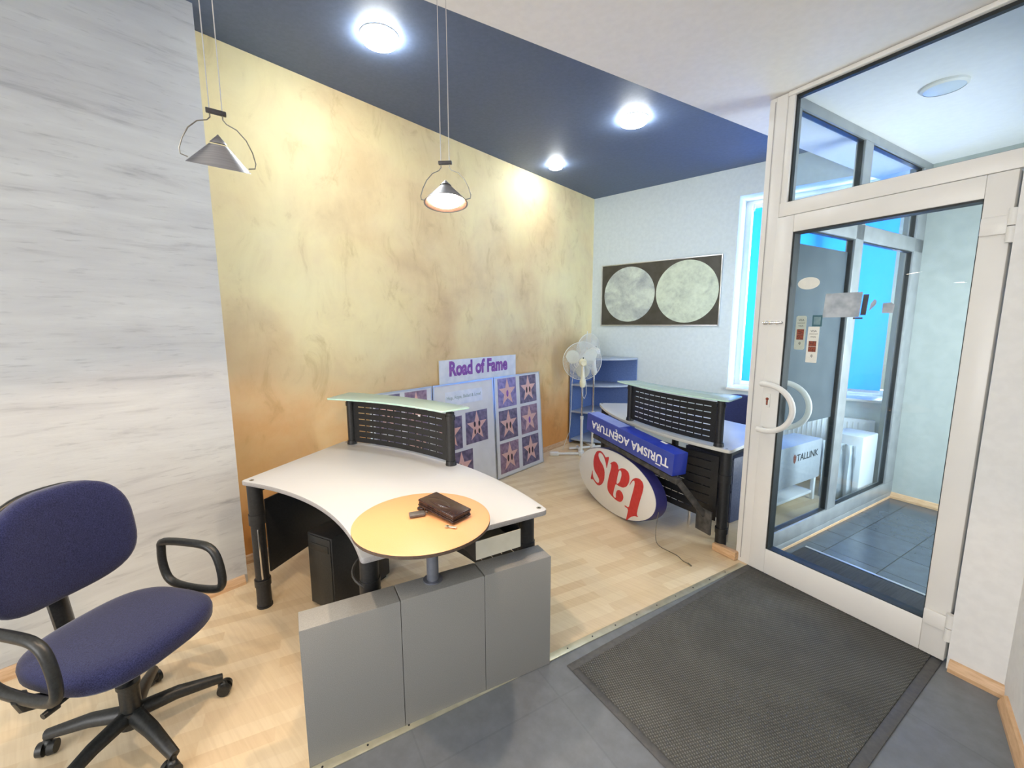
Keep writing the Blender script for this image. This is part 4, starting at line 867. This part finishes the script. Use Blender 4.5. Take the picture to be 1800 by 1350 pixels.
# ------------------------------------------------------------------ fans
def make_fan(loc, face, zc, label, body, r=.205):
    """face: horizontal direction the fan blows to"""
    o = tag(empty('standing_fan', loc), label, 'fan', 'white pedestal fans'); d = Vector((math.cos(face), math.sin(face), .05)).normalized(); s = Vector((-d.y, d.x, 0)).normalized(); u = d.cross(s) if d.cross(s).z > 0 else -d.cross(s)
    hm = frame_matrix(s, u, s.cross(u), Vector((0, 0, zc))); fz = 1 if s.cross(u).dot(d) > 0 else -1
    m = MB(); gc = .105*fz; depth = .060
    for k in range(96):      # radial wires of both halves of the guard
        a = 2*PI*k/96
        for sg in (-1, 1): m.tube([hm @ Vector((math.cos(a)*q_, math.sin(a)*q_, gc+sg*depth*math.sqrt(max(0, 1-(q_/r)**2))*.95)) for q_ in (.05, .10, .15, .19, r)], .0018, 4)
    for q_, w_ in ((r, .0045), (.13, .0016), (.05, .0016)):
        for sg in ((0,) if q_ == r else (-1, 1)): m.tube([hm @ Vector((math.cos(2*PI*i/48)*q_, math.sin(2*PI*i/48)*q_, gc+sg*depth*math.sqrt(max(0, 1-(q_/r)**2))*.95)) for i in range(48)], w_, 5, True)
    m.build('guard', M['guard'], o)
    m = MB()
    for k in range(3):
        a0 = R(120*k+25); grid = []
        for i in range(9):
            q_ = .03+(r-.055)*i/8; hw = .78*math.sin(PI*(.18+.75*i/8))*(.9 if i else .5); row = []
            for j in range(7): a = a0+hw*(j/3-1); row.append(m.bm.verts.new(hm @ Vector((math.cos(a)*q_, math.sin(a)*q_, gc+.018*(j/3-1)))))
            grid.append(row)
        for i in range(8):
            for j in range(6): m.bm.faces.new((grid[i][j], grid[i][j+1], grid[i+1][j+1], grid[i+1][j]))
    bl_ = m.build('blade_rotor', M['blade'], o); solidify(bl_, .003)
    m = MB(); m.lathe([(0, gc*.1-.075*fz), (.030, -.070*fz), (.044, -.045*fz), (.048, 0), (.046, .035*fz), (.030, .045*fz), (0, .046*fz)], 28, hm); m.build('motor_housing', body, o)
    m = MB(); m.cyl(hm @ Vector((0, .045, -.02*fz)), hm @ Vector((0, .062, -.02*fz)), .006, seg=12); m.build('oscillation_knob', M['black'], o)
    m = MB(); m.lathe([(0, zc-.305), (.026, zc-.30), (.036, zc-.265), (.037, zc-.235), (.027, zc-.205), (.021, zc-.15), (.018, zc-.06), (.017, zc-.045), (0, zc-.045)], 24); m.build('control_neck', body, o)
    m = MB(); m.cyl((0, 0, .45), (0, 0, zc-.29), .011, seg=16); m.build('inner_pole', M['chrome'], o)
    m = MB(); m.cyl((0, 0, .05), (0, 0, .47), .016, seg=20); m.cyl((0, 0, .45), (0, 0, .49), .020, seg=20); m.build('outer_pole', M['whitefan'], o)
    m = MB(); m.cyl((0, 0, .0), (0, 0, .06), .035, seg=20)
    for k in range(4):
        a = R(base_fan+90*k); e = Vector((math.cos(a), math.sin(a), 0)); m.box(e*.17+Vector((0, 0, .022)), (.30, .028, .024), Matrix.Rotation(a, 3, 'Z'), .004)
    m.build('cross_base', M['whitefan'], o)
    return o
base_fan = 41
to_cam = math.atan2(-4.347, 2.688)
fan1 = make_fan((-2.688, 4.347, 0), to_cam+PI+R(6), 1.145, 'cream standing fan in front, seen from behind with its cross base', M['creamfan'], .232)
m = MB(); pts = [(.03, -.05, 1.12), (.06, -.06, 1.02), (.085, -.06, .90), (.09, -.06, .78), (.065, -.06, .72), (.04, -.05, .74), (.02, -.04, .80), (.01, -.03, .86)]; m.tube(pts, .0032, 7); m.build('fan_cord', M['wirewhite'], fan1)
m = MB(); pts = [(-.03, -.05, 1.12), (-.085, -.06, 1.05), (-.11, -.06, .90), (-.11, -.07, .60), (-.12, -.08, .30), (-.17, -.10, .15), (-.20, -.11, .05)]; m.tube(pts, .0032, 7); m.build('fan_cord', M['wirewhite'], fan1)
base_fan = 55
fan2 = make_fan((-2.736, 4.69, 0), to_cam+R(226), 1.26, 'white standing fan behind the cream one, seen from its side', M['whitefan'], .21)
m = MB(); m.box((-2.93, 4.12, .024), (.11, .05, .045), Matrix.Rotation(R(40), 3, 'Z'), .008); tag(m.build('power_adapter', M['whitefan']), 'white power adapter lying by the cream fan base', 'adapter')
b = MB(); b.cyl((-3.095, 5.05, 1.17), (-3.075, 5.07, 1.50), .011, .006, 14); tag(b.build('pole', M['whitefan']), 'thin white pole standing in the back corner behind the fans', 'pole')

# ------------------------------------------------------------------ signs leaning on the back desk
P0 = Vector((-1.37, 3.01, 0)); az = R(244); n0 = Vector((math.cos(az), math.sin(az), 0)); uu = Vector((-n0.y, n0.x, 0)); ln = R(4)
nn_ = n0*math.cos(ln)+Vector((0, 0, math.sin(ln))); ww = nn_.cross(uu)
ov = tag(empty('oval_sign'), 'white oval lightbox with red upside-down letters leaning on the back desk', 'sign'); ov.matrix_world = frame_matrix(uu, ww, nn_, P0)
oc, oa_, ob_ = (-.311, .266), .535, .264
def ovl(k=1.0, d=0.0, n=72): return [Vector((oc[0]+(oa_*k+d)*math.cos(2*PI*i/n), oc[1]+(ob_*k+d)*math.sin(2*PI*i/n))) for i in range(n)]
b = MB(); b.prism(ovl(), -.105, -.004, .003); b.build('sign_box', M['ovalside'], ov)
b = MB(); b.prism(ovl(1, -.005), -.0035, .0, .0005); b.build('sign_face', M['signwhite'], ov)
Ls = [(-0.532,0.478),(-0.496,0.479),(-0.457,0.461),(-0.433,0.444),(-0.421,0.45),(-0.384,0.465),(-0.394,0.4),(-0.406,0.351),(-0.414,0.373),(-0.427,0.406),(-0.459,0.444),(-0.489,0.462),(-0.521,0.463),(-0.542,0.45),(-0.541,0.426),(-0.515,0.395),(-0.466,0.367),(-0.439,0.338),(-0.427,0.305),(-0.425,0.246),(-0.446,0.202),(-0.482,0.172),(-0.513,0.164),(-0.552,0.175),(-0.588,0.194),(-0.63,0.181),(-0.622,0.223),(-0.61,0.277),(-0.605,0.24),(-0.587,0.207),(-0.549,0.187),(-0.511,0.184),(-0.495,0.2),(-0.499,0.226),(-0.535,0.252),(-0.577,0.277),(-0.602,0.319),(-0.609,0.367),(-0.598,0.42),(-0.571,0.461)]
La = [(-0.367,0.404),(-0.348,0.425),(-0.31,0.447),(-0.277,0.446),(-0.25,0.424),(-0.245,0.393),(-0.21,0.419),(-0.164,0.429),(-0.117,0.417),(-0.096,0.38),(-0.098,0.335),(-0.122,0.292),(-0.164,0.268),(-0.218,0.262),(-0.263,0.267),(-0.277,0.22),(-0.285,0.165),(-0.274,0.148),(-0.241,0.148),(-0.248,0.19),(-0.236,0.22),(-0.206,0.234),(-0.169,0.224),(-0.148,0.197),(-0.153,0.165),(-0.18,0.138),(-0.223,0.132),(-0.299,0.144),(-0.353,0.166),(-0.372,0.196),(-0.373,0.243),(-0.358,0.317),(-0.342,0.38),(-0.345,0.41),(-0.351,0.413)]
Lh = [(-0.256,0.272),(-0.236,0.275),(-0.212,0.3),(-0.196,0.356),(-0.201,0.389),(-0.218,0.399),(-0.237,0.388),(-0.247,0.349)]
Lt = [(-0.09,0.309),(-0.078,0.347),(-0.053,0.382),(-0.02,0.401),(0.021,0.408),(0.057,0.395),(0.074,0.368),(0.071,0.324),(0.051,0.25),(0.034,0.172),(0.028,0.119),(0.051,0.107),(0.009,0.101),(-0.037,0.073),(-0.089,0.016),(-0.086,0.052),(-0.073,0.122),(-0.124,0.127),(-0.122,0.136),(-0.07,0.134),(-0.057,0.208),(-0.039,0.283),(-0.027,0.346),(-0.034,0.372),(-0.051,0.369),(-0.07,0.345)]
def chaikin(L):
    out = []
    for i in range(len(L)):
        a = Vector(L[i]); c = Vector(L[(i+1) % len(L)]); out += [a*.8+c*.2, a*.2+c*.8]
    return out
for loops in ([Ls], [La, Lh], [Lt]):
    me = flat_shape([chaikin(l) for l in loops], .0008); ob = link('letter', me, M['signred'], ov); ob.location = (0, 0, .0012)
# blue box sign
tl = R(-4.4); bu = (uu*math.cos(tl)+Vector((0, 0, math.sin(tl)))).normalized(); bw = n0.cross(bu).normalized()
bs = tag(empty('box_sign'), 'long blue box sign with white upside-down lettering lying above the oval sign', 'sign'); bc = P0+uu*(-.692)+Vector((0, 0, .716)); bs.matrix_world = frame_matrix(bu, bw, n0, bc)
BL, BH = 1.085, .080
b = MB(); fbox(b, 0, BL, -BH, BH, -.125, -.002, .002); bb = b.build('sign_box', [M['boxtop'], M['black']], bs)
for f in bb.data.polygons:
    if f.normal.y < -.5: f.material_index = 1
b = MB(); fbox(b, .001, BL-.001, -BH+.001, BH-.001, -.002, 0, .0005); b.build('sign_face', M['boxblue'], bs)
b = MB(); fbox(b, .004, .46, BH, BH+.0012, -.120, -.006, 0); tag(b.build('tape_film', M['tint'], bs), 'lighter blue film')
b = MB(); fbox(b, .84, .90, BH, BH+.0015, -.115, -.095, 0); tag(b.build('paper_tab', M['vinylwhite'], bs), 'small white tab')
me = text_mesh('TURISMA AGENTURA', .10, .0004, .0022, .965, space=1.02)
ymax = max(v.co.y for v in me.vertices)
for v in me.vertices: v.co.y *= .068/ymax
xs = sorted(v.co.x for v in me.vertices); x0_ = xs[0]
me.transform(frame_matrix((-1, 0, 0), (0, -1, 0), (0, 0, 1), (.560, .030, .0008))); link('lettering', me, M['vinylwhite'], bs)
b = MB(); fbox(b, .914, .968, -.053, -.045, .0003, .0012, 0); b.build('macron', M['vinylwhite'], bs)
me = flat_shape([[(0, 0), (.012, .0), (.016, .012), (.008, .024), (-.010, .020), (-.008, .014), (.004, .016), (.006, .010), (.0, .008)]], .0004); ob = link('cedilla', me, M['vinylwhite'], bs); ob.location = (.433, .033, .0008)
# dusty bracket arm
br = tag(empty('sign_bracket'), 'dusty black metal bracket running below the blue sign to the desk leg', 'bracket')
b = MB(); a = P0+uu*(-.60)-n0*.030+Vector((0, 0, .604)); c = P0+uu*.42-n0*.030+Vector((0, 0, .520)); d = c-a
b.box((a+c)/2, (d.length, .05, .038), frame_matrix(bu, -n0, bw, (0, 0, 0)).to_3x3(), .003); b.build('bracket_rail', M['bracket'], br)
b = MB(); e = Vector((-.845, 2.995, .275)); d = (e-c); xx = d.normalized(); zz = Vector((0, 0, 1)); zz = (zz-xx*zz.dot(xx)).normalized(); yy = zz.cross(xx)
b.box((c+e)/2, (d.length, .030, .040), frame_matrix(xx, yy, zz, (0, 0, 0)).to_3x3(), .003); b.build('bracket_arm', M['bracket'], br)
b = MB(); b.box(e+Vector((.0, .0, -.04)), (.13, .012, .17), frame_matrix(uu, -n0, (0, 0, 1), (0, 0, 0)).to_3x3(), .003); b.build('bracket_plate', M['bracket'], br)
# thin cord of the oval sign on the floor
b = MB(); cp = [(-1.13, 2.90, .24), (-1.14, 2.895, .12), (-1.13, 2.88, .03), (-1.09, 2.86, .005), (-1.02, 2.84, .004), (-.95, 2.82, .004), (-.90, 2.78, .004), (-.86, 2.77, .004)]
pts = [Vector(p) for p in cp]; sm = []
for i in range(len(pts)-1):
    a, b1, c1, d = pts[max(i-1, 0)], pts[i], pts[i+1], pts[min(i+2, len(pts)-1)]
    for t in (0, .25, .5, .75): sm.append(.5*((2*b1)+(c1-a)*t+(2*a-5*b1+4*c1-d)*t*t+(3*b1-a-3*c1+d)*t**3))
b.tube(sm, .0026, 6); b.cyl((-.862, 2.771, .0055), (-.835, 2.752, .0055), .005, seg=10); tag(b.build('loose_cord', M['wire']), 'thin loose cord trailing from the oval sign over the wood floor', 'cord')

# ------------------------------------------------------------------ things behind the back desk and seen through the porch glass
dp = tag(empty('drawer_unit'), 'dark navy drawer unit under the right side of the back desk', 'drawer unit'); dp.matrix_world = frame_matrix(VS, -VT, (0, 0, 1), ts(-.215, .09))
b = MB(); fbox(b, .0, .50, .0, .40, .17, .655, .004); b.build('carcass', M['navy'], dp)
b = MB(); fbox(b, -.006, .0, .005, .395, .18, .40, .002); b.build('drawer', M['navy'], dp); b = MB(); fbox(b, -.006, .0, .005, .395, .41, .64, .002); b.build('drawer', M['navy'], dp)
for x, y in ((.04, .04), (.46, .04), (.04, .36), (.46, .36)): b = MB(); b.cyl((x, y, 0), (x, y, .17), .012, seg=12); b.build('leg', M['chrome'], dp)
be = tag(empty('low_cabinet'), 'pale grey low cabinet with ship company lettering seen through the porch glass', 'cabinet'); be.matrix_world = frame_matrix(VS, -VT, (0, 0, 1), ts(-.30, .86))
b = MB(); fbox(b, 0, .70, 0, .24, .22, .575, .004); b.build('carcass', M['palegrey'], be)
for x, y in ((.03, .03), (.67, .03), (.03, .21), (.67, .21)): b = MB(); b.box((x, y, .11), (.03, .03, .22), bev=.003); b.build('leg', M['bin'], be)
b = MB(); fbox(b, .03, .67, .03, .21, .06, .085, .004); b.build('lower_shelf', M['bin'], be)
me = text_mesh('TALLINK', .085, .0004, .001, .36); me.transform(frame_matrix((1, 0, 0), (0, 0, 1), (0, -1, 0), (.46, -.0012, .43))); link('lettering', me, M['gasket'], be)
me = flat_shape([[(.225, .435), (.245, .415), (.262, .435), (.268, .475), (.25, .498), (.246, .47), (.235, .500), (.220, .480)]], .0004); me.transform(frame_matrix((1, 0, 0), (0, 0, 1), (0, -1, 0), (0, -.0012, 0))); link('emblem', me, M['maroon'], be)
ra = tag(empty('radiator', (-.50, YB-.05, 0)), 'white panel radiator under the far window', 'radiator')
b = MB(); b.box((0, 0, .43), (1.0, .05, .52), bev=.008)
for i in range(24): b.box((-.46+i*.04, -.027, .43), (.012, .006, .46), bev=.002)
b.build('radiator_panel', M['bin'], ra); b = MB(); b.cyl((-.45, .0, .0), (-.45, .0, .18), .010, seg=12); b.cyl((.45, .0, .0), (.45, .0, .18), .010, seg=12); b.build('pipe', M['bin'], ra)
b = MB(); b.cyl((-.52, 0, .62), (-.57, 0, .62), .018, .022, 16); b.build('valve_knob', M['whitefan'], ra)
bx = tag(empty('storage_box'), 'tall white box under milky plastic beside the porch glass', 'box'); bx.matrix_world = frame_matrix(VS, -VT, (0, 0, 1), ts(-.05, 1.42))
b = MB(); fbox(b, .28, .58, .0, .24, .0, .62, .008); b.build('box_body', M['bin'], bx)
b = MB(); N_ = 14; vs = []
for i in range(N_):
    y = .02+.26*i/(N_-1); col = [b.bm.verts.new((.20+.02*math.sin(i*1.9)+.05*(1-z/.55), y+.006*math.sin(i*3.1+z*9), z)) for z in (.0, .14, .28, .42, .55)]; vs.append(col)
for i in range(N_-1):
    for j in range(4): b.bm.faces.new((vs[i][j], vs[i+1][j], vs[i+1][j+1], vs[i][j+1]))
sh = b.build('plastic_sheet', M['plastic'], bx); solidify(sh, .002)
